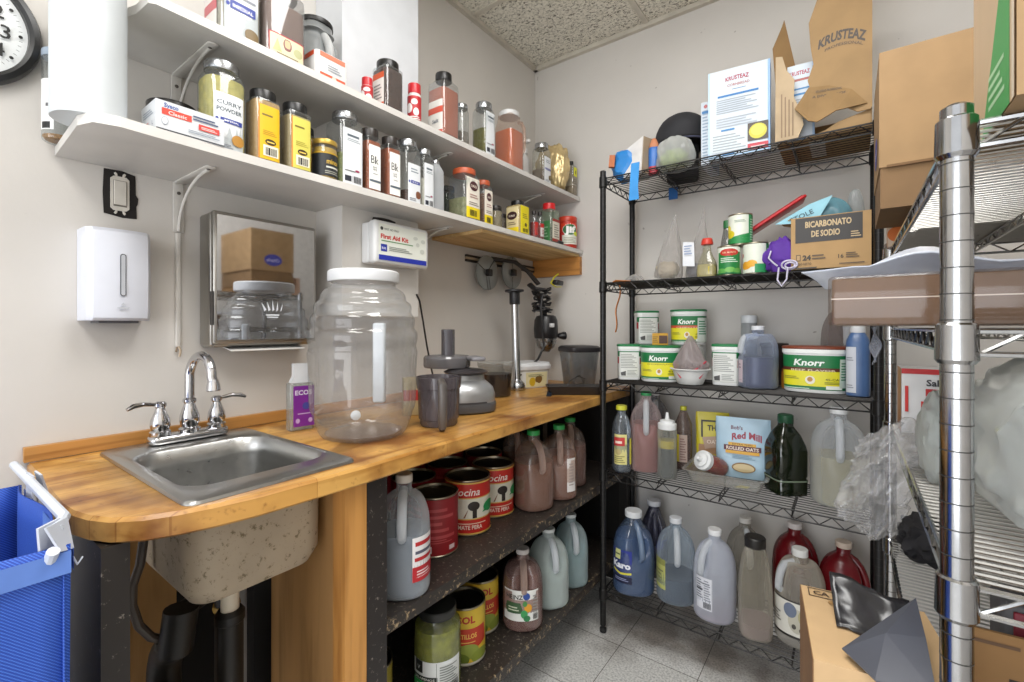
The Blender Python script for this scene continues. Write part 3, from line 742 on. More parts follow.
jar('small jar with a dark lid and pale contents right of the orange lids', .205, 1.575, LZ, .052, .118, ('#2a2624', .018), (GRAIN('#a89a7a', '#82745a', 200), .8), n=2, neck=.86, group=g)
jar('little dark-lidded jar half hidden behind the yellow-labelled mustard jar', .17, 1.66, LZ, .05, .105, ('#241f1e', .018), (GRAIN('#6d5c48', '#43352a', 200), .8), n=2, neck=.86, group=g)
jar('squat square jar with a black lid, dark oval badge and yellow side label', .240, 1.692, LZ, .078, .160, (K, .022), (GRAIN('#c9ad6e', '#a88a50', 300), .84), (.066, .122, .010, '#e2d21f', [('l', -.3, .55, .3, .75, 3, '#8a7c20'), ('b', -.3, .05, .3, .18, '#2d2a10'), ('e', .05, .32, .12, .07, '#5a4a12')]), neck=.62, sh=.84, group=g,
    labs=[(-PI / 2, .068, .115, .012, '#d8c89a', [('r', -.5, 0, .5, .2, '#e2c81f'), ('e', 0, .66, .4, .16, '#3b2220'), ('t', 'DURKEE', .1, 0, .62, '#e8dccb', {'w': .5}), ('l', -.3, .3, .3, .45, 2, '#7c6a4a')])])
for xx, yy, hh, lb in ((.262, 1.795, .135, 'small red-labelled sauce bottle with a dark cap, nearest the mustard jar'), (.262, 1.845, .14, 'small red-labelled sauce bottle with a dark cap, nearest the red-capped jar')):
    jar(lb, xx, yy, LZ, .036, hh, ('#2b2422', .016), (P('#8c2a22', .5), .6), (.034, .06, .02, '#c9c4c0' if yy > 1.8 else '#b0302c', [('r', -.5, .7, .5, 1, '#b3261f'), ('l', -.3, .2, .3, .6, 3, '#9c5a54')]), n=2, neck=.5, sh=.6, group=g, name='sauce_bottle', cat='bottle')
jar('jar of dark herbs with a bright red cap near the end of the lower shelf', .245, 1.955, LZ, .078, .205, ('#cf2226', .03), (GRAIN('#4a3a2a', '#2c2a18', 200), .38), (.066, .11, .012, '#dcd6c6', [('r', -.5, 0, .5, .12, '#a13228'), ('r', -.5, .88, .5, 1, '#a13228'), ('l', -.35, .2, .35, .8, 6, '#8a8478')]), neck=.66, sh=.80, body=CLEAR('#cfe0c8', .14), group=g,
    labs=[(-PI / 2, .06, .10, .012, '#3f7a45', [('l', -.35, .2, .35, .8, 4, '#8fb890')])])
t = thing('pot_lid', 'black object with a grey disc lying flat in front of the red-capped jar', 'lid', (.277, 1.99, LZ))
M().lathe([(.022, 0), (.026, .003), (.026, .016), (.02, .02)], P('#232122', .35), 2, 24, 1.2).build('rim', t)
M().lathe([(.014, .0205), (.012, .024)], P('#77797c', .3), 2, 20).build('disc', t)
t = jar('red peanut butter jar with a red lid, last on the lower shelf', .258, 2.118, LZ, .088, .165, ('#c8402a', .024), None, None, n=2, neck=.92, sh=.84, body=P('#c0321f', .4), group=g,
    labs=[(-.75, .26, .115, .014, '#c8302a', [('r', -.20, .66, .26, .98, '#d9401f'), ('e', 0, .70, .16, .27, '#f0f0ec'), ('e', -.002, .70, .15, .24, '#2d6b3c'), ('t', 'Jif', .40, 0, .56, '#f6f6f2', {'w': .24, 'bold': .05}), ('r', -.17, .04, .17, .46, '#dfe0d4'), ('l', -.13, .1, .13, .38, 4, '#a8a890'), ('e', .13, .52, .06, .1, '#cfd82a'), ('r', -.5, 0, .5, .04, '#b02a22')])])
t['category'] = 'jar'

# ------------------------------------------------------------------ upper wall shelf
UZ = 1.9875; g = 'jars and shakers on the upper wall shelf'
jar('dark glass jar at the near end of the upper shelf, behind the paper roll', .085, .285, UZ, .055, .12, ('#6d7278', .015), (GRAIN('#3d3630', '#1f1a16', 120), .7), n=2, neck=.9, body=CLEAR('#a0a4a6', .12), group=g)
jar('large spice container labelled pepper with a blue badge on the upper shelf', .222, .505, UZ, .092, .205, ('#8a8f96', .02), (GRAIN('#b8b2a4', '#8e877a', 160), .7), (.078, .15, .004, W_, [('t', 'PEPPER', .15, 0, .76, '#4a5560', {'w': .86}), ('e', -.40, .46, .05, .035, BLUE), ('r', -.34, .40, .40, .54, BLUE), ('t', 'IMPERIAL', .08, .03, .43, '#e8e8f0', {'w': .6}), ('e', .28, .10, .22, .10, '#7a6644'), ('l', -.4, .62, .4, .70, 1, '#8a8f98')]), neck=.7, sh=.8, group=g,
    labs=[(-PI / 2, .07, .12, .02, '#e4e0dc', [('r', -.5, .3, .5, .5, '#c46a70')])])
jar('big clear canister of brown powder with a cream red-bordered label', .212, .618, UZ, .104, .225, ('#7a7672', .03), (GRAIN('#8d6f62', '#6a5046', 240), .66), (.094, .058, .006, '#b3434a', [('r', -.47, .06, .47, .94, '#d9d2ae'), ('e', -.0, .62, .12, .26, '#8c5a5a'), ('e', -.0, .66, .07, .18, '#c9b48c'), ('p', [(-.4, .2), (-.28, .75), (-.16, .2)], '#b8bd84'), ('e', .3, .45, .13, .2, '#b9b98c'), ('l', -.3, .1, .3, .2, 1, '#8a7a5a')]), neck=.8, sh=.78, body=CLEAR('#dcdcdc', .14), group=g)
def jugbody(t, r, h, n=2.6, mat=None, hw=.5, hdir=0., fill=None, cap=('#e8e8e8', .018), neckr=.145, sh=.56, asp=1., handle=True, hmat=None, sq=None, depth=.42, capr=1.12):
    """blow-moulded jug: rounded body, sloping shoulder with a recessed grip and a loop handle"""
    nr = neckr * r * 2; ch = cap[1]; hb = h - ch
    base = [(r * .84, 0), (r * .95, .003), (r * .99, .010), (r, .022), (r * .985, .05), (r, .075), (r, h * sh * .9), (r * .985, h * sh), (r * .95, h * (sh + .08)), (r * .85, h * (sh + .165)), (r * .65, h * (sh + .25)), (nr * 1.12, hb - .024), (nr, hb - .017), (nr, hb)]
    prof = base[:5] + smoothp(base[5:12], 3) + base[12:]
    z0, z1 = h * (sh - .10), hb - .02
    def mod(th, z):
        if not handle or z < z0 or z > z1: return 1.
        d = (th - hdir + PI) % (2 * PI) - PI; k = max(0., 1 - (d / hw) ** 2); e = math.sin(PI * (z - z0) / (z1 - z0)) ** .7
        return 1 - depth * k ** 1.2 * e
    M().lathe(prof, mat, n, 44, asp, mod=mod).build('body', t, smooth=60)
    if fill:
        fm, lv = fill; top = h * lv; fp = [(a * .97, max(b, .004)) for a, b in prof if b < top - .002]
        F0 = ROUND([(a * .97, b) for a, b in prof], 2)
        last = fp[-1]; nxt = next((p for p in prof if p[1] >= top), prof[-1]); k = (top - last[1]) / max(.001, nxt[1] - last[1])
        fp.append((last[0] + (nxt[0] * .97 - last[0]) * k, top))
        M().lathe(fp, fm, n, 36, asp, mod=mod).build('liquid', t, smooth=60)
    if handle:
        pts = []
        for i in range(9):
            z = z0 + .008 + (z1 - z0 - .01) * i / 8
            rr_ = None
            for (a, b), (c, d) in zip(prof, prof[1:]):
                if b <= z <= d and d > b: rr_ = a + (c - a) * (z - b) / (d - b)
            rr_ = (rr_ or nr) - .007
            if i in (0, 8): rr_ -= .012
            tx = rr_ * spow(math.cos(hdir), 2 / n); ty = rr_ * asp * spow(math.sin(hdir), 2 / n)
            pts.append((tx, ty, z))
        M().tube(pts, [.011] + [.0125] * 7 + [.011], hmat or mat, 12).build('handle', t)
    R = nr * capr
    M().lathe([(R, hb - .002), (R * 1.02, hb), (R, h - .002), (R * .93, h)], P(cap[0], .4, var=.03), 2, 28).build('cap', t)
    return prof
t = thing('gallon_jug', 'clear jug with a black lid and pale handle behind the orange-white carton', 'jug', (.135, .775, UZ), 0, g)
jugbody(t, .062, .235, 2.6, MILKY('#b9bdbe', .55), fill=None, cap=('#1c1c1c', .014), neckr=.36, hdir=.2, hmat=MILKY('#e8eaea', .8))
t = thing('cocoa_carton', 'flat orange and white tub-shaped carton at the edge of the upper shelf', 'carton', (.232, .745, UZ), 0, g)
M().rbox(-.043, .043, -.050, .050, 0, .075, P('#e2e2e0', .4), .012, .003).build('carton', t)
m = M(); F = PLANE((.043, 0, 0), (0, 1, 0))
LAB(m, F, .078, .075, 0, None, [('r', -.5, .0, .5, .2, '#cf5a3a'), ('r', -.5, .78, .5, .96, '#cf7a5e'), ('l', -.2, .35, .35, .62, 3, '#9aa0a8'), ('e', .05, .12, .09, .08, '#e9c9b8')])
F = PLANE((0, -.050, 0), (1, 0, 0)); LAB(m, F, .064, .075, 0, None, [('r', -.5, .05, .5, .22, '#cf5a2a'), ('r', -.5, .8, .5, .98, '#cf4a1c')]); m.build('print', t)
jar('peppercorn jar with a black lid and an orange-striped side label before the white chase', .240, .965, UZ, .070, .165, (K, .024), (GRAIN('#3c2a24', '#150e0b', 130, c3='#5a4038'), .80), None, neck=.82, sh=.84, group=g,
    labs=[(-PI / 2, .056, .105, .012, '#dedcd6', [('r', -.5, .82, .5, 1, '#c8552c'), ('l', -.35, .2, .35, .7, 5, '#8f8f8c'), ('r', -.5, 0, .5, .08, '#c8552c')])])
def shaker(label, x, y, h, r):
    return jar(label, x, y, UZ, r * 2, h, ('#c0202a', .032), None, None, n=2, neck=.84, sh=.7, body=P('#e6dcd8', .4), group=g, name='shaker', cat='shaker', labs=[(-.8, .08, h * .62, .006, '#b3262c', [('e', -.2, .5, .14, .2, '#ece6e4'), ('e', .1, .35, .12, .16, '#ece6e4'), ('e', .02, .75, .14, .12, '#e4d8d6'), ('l', -.2, .05, .3, .2, 2, '#ece6e4')])])
shaker('small red-topped shaker on the near side of the peppercorn jar', .23, .893, .088, .016)
shaker('red-topped speckled shaker on the far side of the peppercorn jar', .252, 1.068, .135, .021)
jar('tall square bottle of pink salt with a black lid and an orange-striped side label', .236, 1.225, UZ, .082, .245, (K, .026), (GRAIN('#b5705a', '#94503e', 420), .72), None, neck=.60, sh=.78, group=g, name='salt_bottle', cat='bottle',
    labs=[(-PI / 2, .074, .125, .006, '#d9d7d0', [('r', -.5, .62, .5, .80, '#c4503c'), ('r', -.5, .0, .5, .12, '#c4503c'), ('t', 'Salt', .16, .05, .34, '#55606a', {'w': .42})]), (0, .07, .15, .006, None, [])])
jar('small clear jar with a grey lid between the pink salt and the herb jar', .215, 1.345, UZ, .050, .185, ('#80868c', .016), (GRAIN('#8d857c', '#5d554c', 120), .4), None, n=2.5, neck=.8, capm=SIL, group=g)
jar('tall clear jar of olive-green herbs with a silver lid and white label', .238, 1.455, UZ, .068, .225, ('#9aa0a6', .024), (GRAIN('#6f6a20', '#3f3c10', 200), .50), (.058, .175, .006, W_, white_lab()), neck=.8, sh=.78, capm=SIL, group=g)
t = thing('powder_jug', 'big clear jug of orange powder with a white lid and a looped handle', 'jug', (.225, 1.648, UZ), 0, g)
pf = [(.046, 0), (.051, .004), (.052, .012), (.052, .17), (.050, .195), (.044, .215), (.041, .235), (.041, .245)]
M().lathe(pf, CLEAR('#f4e6dc', .10), 5, 40, 1.0).build('body', t)
M().lathe([(a * .96, max(b, .004)) for a, b in pf[:4]] + [(.0495, .172)], GRAIN('#c9601c', '#a84810', 500, c3='#d4702a'), 5, 40).build('contents', t)
M().lathe([(.045, .243), (.046, .246), (.045, .262), (.042, .265)], P('#dcdcdc', .4), 2, 32).build('lid', t)
M().tube([(.02, .045, .232), (.024, .062, .236), (.026, .080, .215), (.026, .083, .17), (.026, .078, .12), (.024, .062, .09), (.02, .048, .088)], .008, CLEAR('#f0d8c8', .22), 12).build('handle', t)
t = thing('pump_bottle', 'small white pump-topped bottle peeking between the orange powder and the clear jar', 'bottle', (.13, 1.905, UZ), 0, g)
M().lathe([(.022, 0), (.025, .004), (.025, .15), (.012, .17), (.012, .18)], P('#dadada', .4)).build('body', t)
m = M(); m.lathe([(.016, .18), (.016, .205), (.006, .21), (.005, .235)], P('#e6e6e6', .4)); m.rbox(-.012, .034, -.010, .010, .232, .25, P('#e6e6e6', .4), .008); m.build('pump', t)
jar('clear jar with a silver lid and white label just left of the gold foil bag', .232, 1.905, UZ, .068, .205, ('#9aa0a6', .024), (GRAIN('#7a6a58', '#4c4034', 200), .36), (.058, .125, .008, W_, imper(None, None, '#6a5a30')), neck=.8, sh=.78, capm=SIL, group=g)
def crumple(name, label, cat, loc, rx, ry, rz_, mat, amp=.18, fr=3., seed=0, sub=4, group=None, top=1., rot=0, flat=.02, faceted=False, pinch=0., sq=.75):
    bm = bmesh.new(); bmesh.ops.create_icosphere(bm, subdivisions=sub, radius=1)
    for v in bm.verts:
        p = v.co.copy(); d = noise.noise(p * fr + Vector((seed, 0, 0))) + .5 * noise.noise(p * fr * 2.3 + Vector((0, seed, 3)))
        d = abs(d) * 2 - .5
        q = p * (1 + amp * d)
        k = 1 - pinch * max(0, q.z) ** 1.5
        v.co = Vector((spow(q.x, sq) * rx * k, spow(q.y, sq) * ry * k, spow(max(-1 + flat, q.z), min(1, sq + .2)) * rz_ * top + rz_))
    me = bpy.data.meshes.new(name); bm.to_mesh(me); bm.free(); me.materials.append(mat)
    z0 = min(v.co.z for v in me.vertices)
    for v in me.vertices: v.co.z -= z0
    if not faceted: me.polygons.foreach_set('use_smooth', [True] * len(me.polygons)); me.set_sharp_from_angle(angle=math.radians(50))
    o = bpy.data.objects.new(name, me); COL.objects.link(o); o.location = loc; o.rotation_euler = (0, 0, rot)
    if label: tag(o, label, cat, group)
    return o
crumple('foil_bag', 'crumpled gold foil bag near the far end of the upper shelf', 'bag', (.215, 2.040, UZ), .088, .062, .125, P('#dcc490', .26, .45, var=.1, scale=9), .13, 2.2, 3, group=g, sub=5)
jar('small black-capped bottle with a yellow label at the far end of the upper shelf', .262, 2.150, UZ, .046, .185, (K, .014), (GRAIN('#a89478', '#7d6a52', 200), .6), (.038, .10, .05, '#9a9486', [('r', -.45, .5, .45, .98, '#dfe02a'), ('e', 0, .72, .15, .1, '#7a7a1c'), ('l', -.4, .1, .4, .4, 3, '#6a6458')]), neck=.4, sh=.82, group=g, labs=[(-PI / 2, .038, .10, .05, '#a59d8c', [])])
# ------------------------------------------------------------------ things on the left wall
t = thing('wall_clock', 'round black-rimmed wall clock with a white face and black numerals', 'clock', (.001, .065, 1.917)); t.scale = (.9, .76, .76)
# built in the wall plane: local x points out of the wall
def RY(m): m.T = Matrix.Rotation(PI / 2, 4, 'Y'); return m
m = RY(M()); m.lathe([(.172, 0), (.177, .006), (.178, .018), (.173, .027), (.160, .030), (.151, .026), (.149, .014)], P('#1c1c1c', .3), 2, 64, cap1=False); m.build('rim', t)
m = RY(M()); m.lathe([(.149, .012), (.150, .0145)], P('#e3e6e6', .4, var=.02), 2, 64); m.build('face', t)
F = PLANE((.015, 0, 0), (0, 1, 0)); m = M(); sp = []
for k in range(12):
    a = PI / 2 - PI * 2 * k / 12; n_ = str(k if k else 12)
    sp.append(('t', n_, .052, .105 * math.cos(a), .105 * math.sin(a) - .018, '#222222')); sp.append(('e', .134 * math.cos(a), .134 * math.sin(a), .0045, .0045, '#161616'))
    for j in range(1, 5):
        b = a + 2 * PI * j / 60; c, s_ = math.cos(b), math.sin(b); sp.append(('p', [(.131 * c - .0006 * s_, .131 * s_ + .0006 * c), (.131 * c + .0006 * s_, .131 * s_ - .0006 * c), (.138 * c + .0006 * s_, .138 * s_ - .0006 * c), (.138 * c - .0006 * s_, .138 * s_ + .0006 * c)], '#555555'))
m.deco(F, sp); m.build('numerals', t)
M().box(.018, .020, -.004, .004, -.01, .075, P('#161616', .4)).build('hour_hand', t, rot=(2.2, 0, 0))
M().box(.021, .023, -.003, .003, -.015, .11, P('#161616', .4)).build('minute_hand', t, rot=(.6, 0, 0))
# switch plate on a dark patch
t = thing('switch_plate', 'ornate cream switch plate on a thin black patch just under the shelf', 'switch plate', (.0005, .337, 1.622))
blob = [(-.030, -.052), (-.012, -.055), (.006, -.058), (.034, -.056), (.033, -.025), (.036, -.018), (.037, -.004), (.032, .004), (.031, .052), (.004, .058), (-.030, .056), (-.032, 0)]
m = M(); m.T = Matrix(((0, 0, 1, 0), (1, 0, 0, 0), (0, 1, 0, 0), (0, 0, 0, 1))); m.prism(blob, 0, .0015, P('#17110f', .7)); m.build('dark_patch', t, smooth=0)  # thin flat black shape around the plate
CRM = P('#d5d0c6', .45)
oc = [(-.018, -.036), (-.012, -.042), (.012, -.042), (.018, -.036), (.018, .036), (.012, .042), (-.012, .042), (-.018, .036)]
m = M(); m.T = Matrix(((0, 0, 1, .0016), (1, 0, 0, 0), (0, 1, 0, 0), (0, 0, 0, 1))); m.prism(oc, 0, .004, CRM); m.build('plate', t)
m = M()
for sy in (-1, 1):
    for sz in (-1, 1):
        m.tube([(.004, sy * (.004 + .010 * k / 8 + .004 * math.sin(k * .9)), sz * (.040 + .010 * math.sin(k * .55))) for k in range(9)], .0018, CRM, 6)
    m.lathe([(.004, 0), (.004, .002)], CRM, seg=12) if 0 else None
m.build('scrollwork', t)
m = M(); m.T = Matrix(((0, 0, 1, .0057), (1, 0, 0, 0), (0, 1, 0, 0), (0, 0, 0, 1)))
m.loft([[(x, y, 0) for x, y in [(-.013, -.032), (.013, -.032), (.013, .032), (-.013, .032)]], [(x, y, .0005) for x, y in [(-.013, -.032), (.013, -.032), (.013, .032), (-.013, .032)]]], P('#6f6a62', .5)); m.loft([[(x, y, .0006) for x, y in [(-.012, -.028), (.012, -.028), (.012, .031), (-.012, .031)]], [(x, y, .003) for x, y in [(-.011, -.027), (.011, -.027), (.011, .030), (-.011, .030)]]], CRM)
m.build('rocker', t, smooth=0)
# soap dispenser
t = thing('soap_dispenser', 'white wall soap dispenser with a slim vertical level window', 'soap dispenser', (.001, .320, 1.308)); t.scale = (1, .92, 1)
WP = P('#d3d6df', .28, var=.02)
m = M()
def srow(z, k): # profile across the wall, bulging outwards
    return [(0, -.066, z), (.075 * k, -.064, z), (.093 * k, -.054, z), (.100 * k, -.03, z), (.102 * k, 0, z), (.100 * k, .03, z), (.093 * k, .054, z), (.075 * k, .064, z), (0, .066, z)]
m.loft([srow(0, .86), srow(.006, .93), srow(.02, .96), srow(.10, 1), srow(.19, .97), srow(.205, .93), srow(.213, .84)], WP); m.build('cover', t, smooth=28)
M().box(.0, .07, -.04, .04, -.006, -.0002, P('#5d5d60', .5)).build('spout', t, smooth=0)
m = M(); F = PLANE((.0975, 0, 0), (0, 1, 0))
pill = lambda w, a, b, o: [F(w * math.cos(x), (b if math.sin(x) > 0 else a) + w * math.sin(x), o) for x in [2 * PI * (j + .5) / 20 for j in range(20)]]
m.add(pill(.0062, .062, .148, .0052), [tuple(range(20))], P('#55585e', .4)); m.add(pill(.0042, .062, .148, .0057), [tuple(range(20))], P('#b9bcc2', .3)); m.build('level_window', t, smooth=0)
m = M(); m.deco(PLANE((.1015, 0, 0), (0, 1, 0)), [('p', [(-.004, .036), (0, .042), (.004, .036), (0, .033)], '#b4b7bd'), ('p', [(-.013, .030), (-.004, .026), (.010, .027), (.013, .031), (.004, .030), (-.004, .031)], '#b4b7bd')]); m.build('emblem', t, smooth=0)
# paper towel dispenser: mirror-polished door
t = thing('towel_dispenser', 'polished stainless steel paper towel dispenser reflecting the room', 'paper towel dispenser', (.001, .66, 1.238))
SD = STEEL('#a9a6a0', .32, 'z')
M().rbox(0, .078, -.152, .137, 0, .366, SD, .012, .008).build('cabinet', t)
MR = STEEL('#d8dade', .035)
m = M(); m.rbox(.0785, .098, -.152, .137, .010, .366, SD, .006, .004); m.box(.0985, .1005, -.144, .130, .020, .356, MR); d = m.build('door', t)
cr = M(); F = PLANE((.1008, 0, 0), (0, 1, 0)); cr.deco(F, [('p', [(-.022 + .011 * j, .10), (-.030 + .015 * j, .125 + .004 * (2 - abs(j - 2))), (-.016 + .011 * j, .105)], '#dfe3e8') for j in range(5)] + [('r', -.018, .088, .020, .092, '#dfe3e8'), ('r', -.015, .082, .017, .085, '#dfe3e8')])
cr.build('crown_emblem', d, smooth=0)
M().box(.0786, .0984, -.1535, -.152, .06, .15, P('#3b3835', .5)).build('lock_slot', t, smooth=0)
o = M().slab([(.03, -.105, -.001), (.092, -.105, -.012), (.092, .105, -.012), (.03, .105, -.001)], .003, P('#e9e7e2', .8)).build('paper_towel', t, 'folded white towel hanging from the slot', smooth=0)
# first aid kit
t = thing('first_aid_kit', 'white plastic first aid kit box hung on the wall chase above the beverage jar', 'first aid kit', (.152, 1.038, 1.504))
WK = P('#dcdddd', .35, var=.02)
M().rbox(0, .040, -.112, .115, 0, .134, WK, .008, .006).build('back_shell', t)
M().rbox(.041, .078, -.117, .119, -.004, .138, WK, .012, .010).build('lid', t)
m = M(); F = PLANE((.0782, .001, 0), (0, 1, 0))
LAB(m, F, .206, .118, .008, '#e3e6dc', [('t', 'FIRST AID ONLY', .075, -.24, .84, '#3a3a3a', {'w': .30}), ('e', -.44, .87, .03, .05, '#3a3a3a'), ('t', 'First Aid Kit', .17, -.18, .60, '#c8322c', {'w': .56, 'bold': .04}), ('r', -.45, .52, .20, .55, '#6f9a6a'),
    ('r', -.46, .24, -.34, .44, '#2a3a9a'), ('t', 'kit', .1, -.40, .30, '#e8e8f8', {'w': .08}), ('l', -.30, .28, .18, .42, 3, '#8f948c'), ('r', -.5, .0, .5, .14, '#2433a0'), ('e', .30, .58, .04, .06, '#c9cdc4'), ('e', .42, .70, .05, .06, '#c9cdc4'), ('e', .40, .40, .05, .07, '#c9cdc4'), ('e', .25, .76, .05, .05, '#c9cdc4')])
m.build('label', t, smooth=0)
m = M(); m.tube([(.03, -.09, .137), (.034, -.087, .149), (.036, -.06, .152), (.036, -.03, .152), (.034, -.002, .149), (.03, .0, .138)], .005, P('#1f1b1a', .4), 10); m.build('handle', t)
# knife rail with grater discs
t = thing('magnetic_rail', 'dark magnetic tool rail on the wall just under the lower shelf', 'tool rail', (.001, 1.60, 1.602))
M().box(0, .012, 0, .58, 0, .010, P('#2d2724', .5)).build('strip', t, smooth=0)
M().box(0, .012, 0, .58, .022, .032, P('#2d2724', .5)).build('strip', t, smooth=0)
M().box(0, .008, 0, .58, .0102, .0218, P('#b9a58a', .5)).build('backing', t, smooth=0)
def disc(y, zz, label, holes):
    global_scale = .9
    t = thing('grater_disc', label, 'grater disc', (.045, y, zz), rot=(0, PI / 2, 0), group='grater discs hanging from the wall rail')
    SDm = P('#8c8f8d', .32, .45, var=.05)
    M().lathe([(.081, 0), (.0825, -.006), (.083, -.006), (.083, .0015), (.081, .002), (.028, .001)], SDm, 2, 48).build('disc', t)
    M().lathe([(.016, .0015), (.017, .004), (.017, .018), (.013, .02)], P('#1a1716', .4), 6, 24).build('hub', t)
    m = M()
    if holes:
        for j in range(6): m.box(-.07 + .001 * j, -.068, -.002 + .0, .002, .002, .004, P('#2a2622', .5)) if 0 else None
        for j in range(9): m.box(.022 + .007 * j, .026 + .007 * j, -.002, .002, .0021, .004, P('#3a3632', .5))
        for j in range(9): m.box(-.026 - .007 * j, -.022 - .007 * j, -.002, .002, .0021, .004, P('#3a3632', .5))
    else:
        m.tube([(.02, .006, .003), (.08, .018, .004), (.084, 0, .004), (.02, -.010, .003)], .0013, P('#4a4642', .4), 5)
        m.tube([(-.02, .01, .003), (-.07, .05, .004)], .0018, P('#4a4642', .4), 5); m.tube([(-.01, -.02, .003), (-.04, -.08, .004)], .0018, P('#4a4642', .4), 5)
    m.build('blade', t)
disc(1.715, 1.555, 'left of two steel food processor discs, with a slicing blade, under the shelf', False)
disc(1.915, 1.574, 'right of two steel food processor discs, with a row of holes, under the shelf', True)

# ------------------------------------------------------------------ on the counter
CT = .9985
t = thing('beverage_jar', 'huge clear beehive-ribbed beverage jar with a white lid on the counter', 'beverage dispenser', (.382, .772, CT))
prof = [(.095, 0), (.108, .004), (.118, .02), (.130, .055), (.131, .062), (.137, .075), (.140, .10), (.141, .16), (.142, .20), (.144, .225), (.140, .242), (.144, .26), (.143, .28), (.135, .292), (.137, .305), (.136, .32), (.127, .333), (.128, .345), (.125, .358), (.113, .368), (.112, .378), (.104, .392), (.088, .402), (.084, .408), (.084, .43)]
JM = CLEAR('#e9eaea', .09, .05)
M().lathe(smoothp(prof, 2), JM, 2, 64, cap1=False).build('body', t, smooth=80)
M().lathe([(.09, .006), (.10, .010), (.10, .012)], CLEAR('#e6ddd8', .12), 2, 48).build('base_dish', t)
m = M(); m.lathe([(.092, .416), (.094, .419), (.094, .442), (.090, .446), (.06, .447)], P('#dadcde', .35, var=.02), 2, 60)
m.build('lid', t)
m = M(); m.rbox(-.0155, .0155, -.010, .010, .10, .305, P('#dfe5ec', .3, var=.02), .006, .005); m.build('filter_tube', t, 'white upright tube inside the jar', loc=(.095, -.022, .0), rz=.635)
M().lathe([(.010, 0), (.012, .004), (.012, .010), (.006, .013)], P('#dcdfe2', .35), 2, 20).build('jar_glare_spot', t, loc=(.085, -.085, .075), rot=(0, 1.4, -.62))  # white knob stands in for a spot of glare low on the jar
t = thing('cleaner_carton', 'purple and white cleaner bottle with a clear body standing behind the beverage jar', 'bottle', (.182, .700, CT), -.15)
M().rbox(-.018, .018, -.034, .034, 0, .135, CLEAR('#d6dad8', .3), .008, .004).build('body', t)
M().loft([[(x, y, z) for x, y in ((-.008 * k, -.020 * k), (.008 * k, -.020 * k), (.008 * k, .020 * k), (-.008 * k, .020 * k))] for z, k in ((.1355, 1.4), (.155, 1), (.19, 1))], P('#d9dadc', .4)).build('cap', t)
m = M(); LAB(m, PLANE((.0185, .004, 0), (0, 1, 0)), .058, .115, .012, '#7d2a94', [('t', 'ECOS', .16, -.02, .78, '#e6e0ee', {'w': .8, 'bold': .03}), ('e', .1, .5, .18, .09, '#4b4a9a'), ('l', -.3, .3, .3, .36, 1, '#c9a8d8'), ('e', -.3, .14, .1, .06, '#c9a8d8'), ('e', .3, .14, .1, .06, '#c9a8d8')]); m.build('label', t, smooth=0)
# food processor work bowl standing alone
SM = CLEAR('#6f676c', .55, .08, .8)
t = thing('processor_bowl', 'smoky grey food processor work bowl with a big handle, on the counter', 'bowl', (.455, .985, CT))
M().lathe([(.052, 0), (.056, .006), (.056, .02), (.060, .022), (.063, .11), (.066, .112), (.068, .145), (.066, .146), (.062, .112), (.055, .024)], SM, 2, 44).build('bowl', t)
M().tube([(.055, -.042, .135), (.066, -.056, .138), (.082, -.067, .130), (.086, -.070, .10), (.084, -.069, .05), (.078, -.063, .012), (.068, -.055, .006)], [.010, .012, .013, .013, .013, .012, .009], P('#57524f', .35), 12).build('handle', t)
# motor base
t = thing('food_processor', 'silver food processor motor base with a smoky lid and feed tube resting on top', 'food processor', (.365, 1.205, CT), -.55)
SG = P('#a9abad', .28, .6, var=.04)
M().lathe([(.084, 0), (.090, .006), (.092, .03), (.090, .036)], P('#4c4d50', .4), 2.8, 44, 1.12).build('foot_ring', t)
M().lathe([(.090, .036), (.091, .062), (.084, .085), (.068, .102), (.058, .110), (.056, .128), (.05, .132)], SG, 2.6, 44, 1.1).build('housing', t)
m = M(); m.deco(ROUND([(.0915, .03), (.0915, .09)], 2.6, 1.1), [('r', -.05, .066 - .03, .05, .071 - .03, '#3c3c40')]); m.build('control_slot', t)
M().lathe([(.072, .1325), (.078, .138), (.062, .146), (.03, .15)], P('#3d3a3c', .35), 2, 40).build('drive_ring', t)
l = M().lathe([(.080, .151), (.083, .156), (.083, .185), (.078, .192), (.03, .195)], CLEAR('#8d8b8f', .5, .08, .85), 2, 44, cx=-.05, cy=-.055).build('work_lid', t)
M().lathe([(.024, .1955), (.024, .285), (.020, .286), (.020, .20)], CLEAR('#6e6a70', .55, .08, .8), 2, 28, cx=-.055, cy=-.05).build('feed_tube', l)
M().rbox(-.02, .08, -.0, .05, .178, .192, P('#7d7c80', .4), .012, .004).build('lid_arm', l)
o = M().tube([(.155, 1.165, 1.415), (.15, 1.185, 1.39), (.14, 1.21, 1.32), (.13, 1.24, 1.22), (.12, 1.27, 1.14), (.12, 1.29, 1.07), (.12, 1.30, 1.003)], .0035, P('#191716', .45), 8).build('power_cord')
tag(o, 'thin black power cord running down the wall behind the food processor', 'cord')
# cardboard and packets behind the processor
o = M().rbox(-.02, .02, -.04, .04, 0, .125, P('#b9a77c', .7), .004, .002); F = PLANE((.0202, 0, 0), (0, 1, 0)); o.deco(F, [('r', -.04, .05, .04, .085, '#b5332c')])
tag(o.build('tea_box', loc=(.275, 1.05, CT), rz=-.6), 'small tan and red packet half hidden behind the processor bowl', 'box')
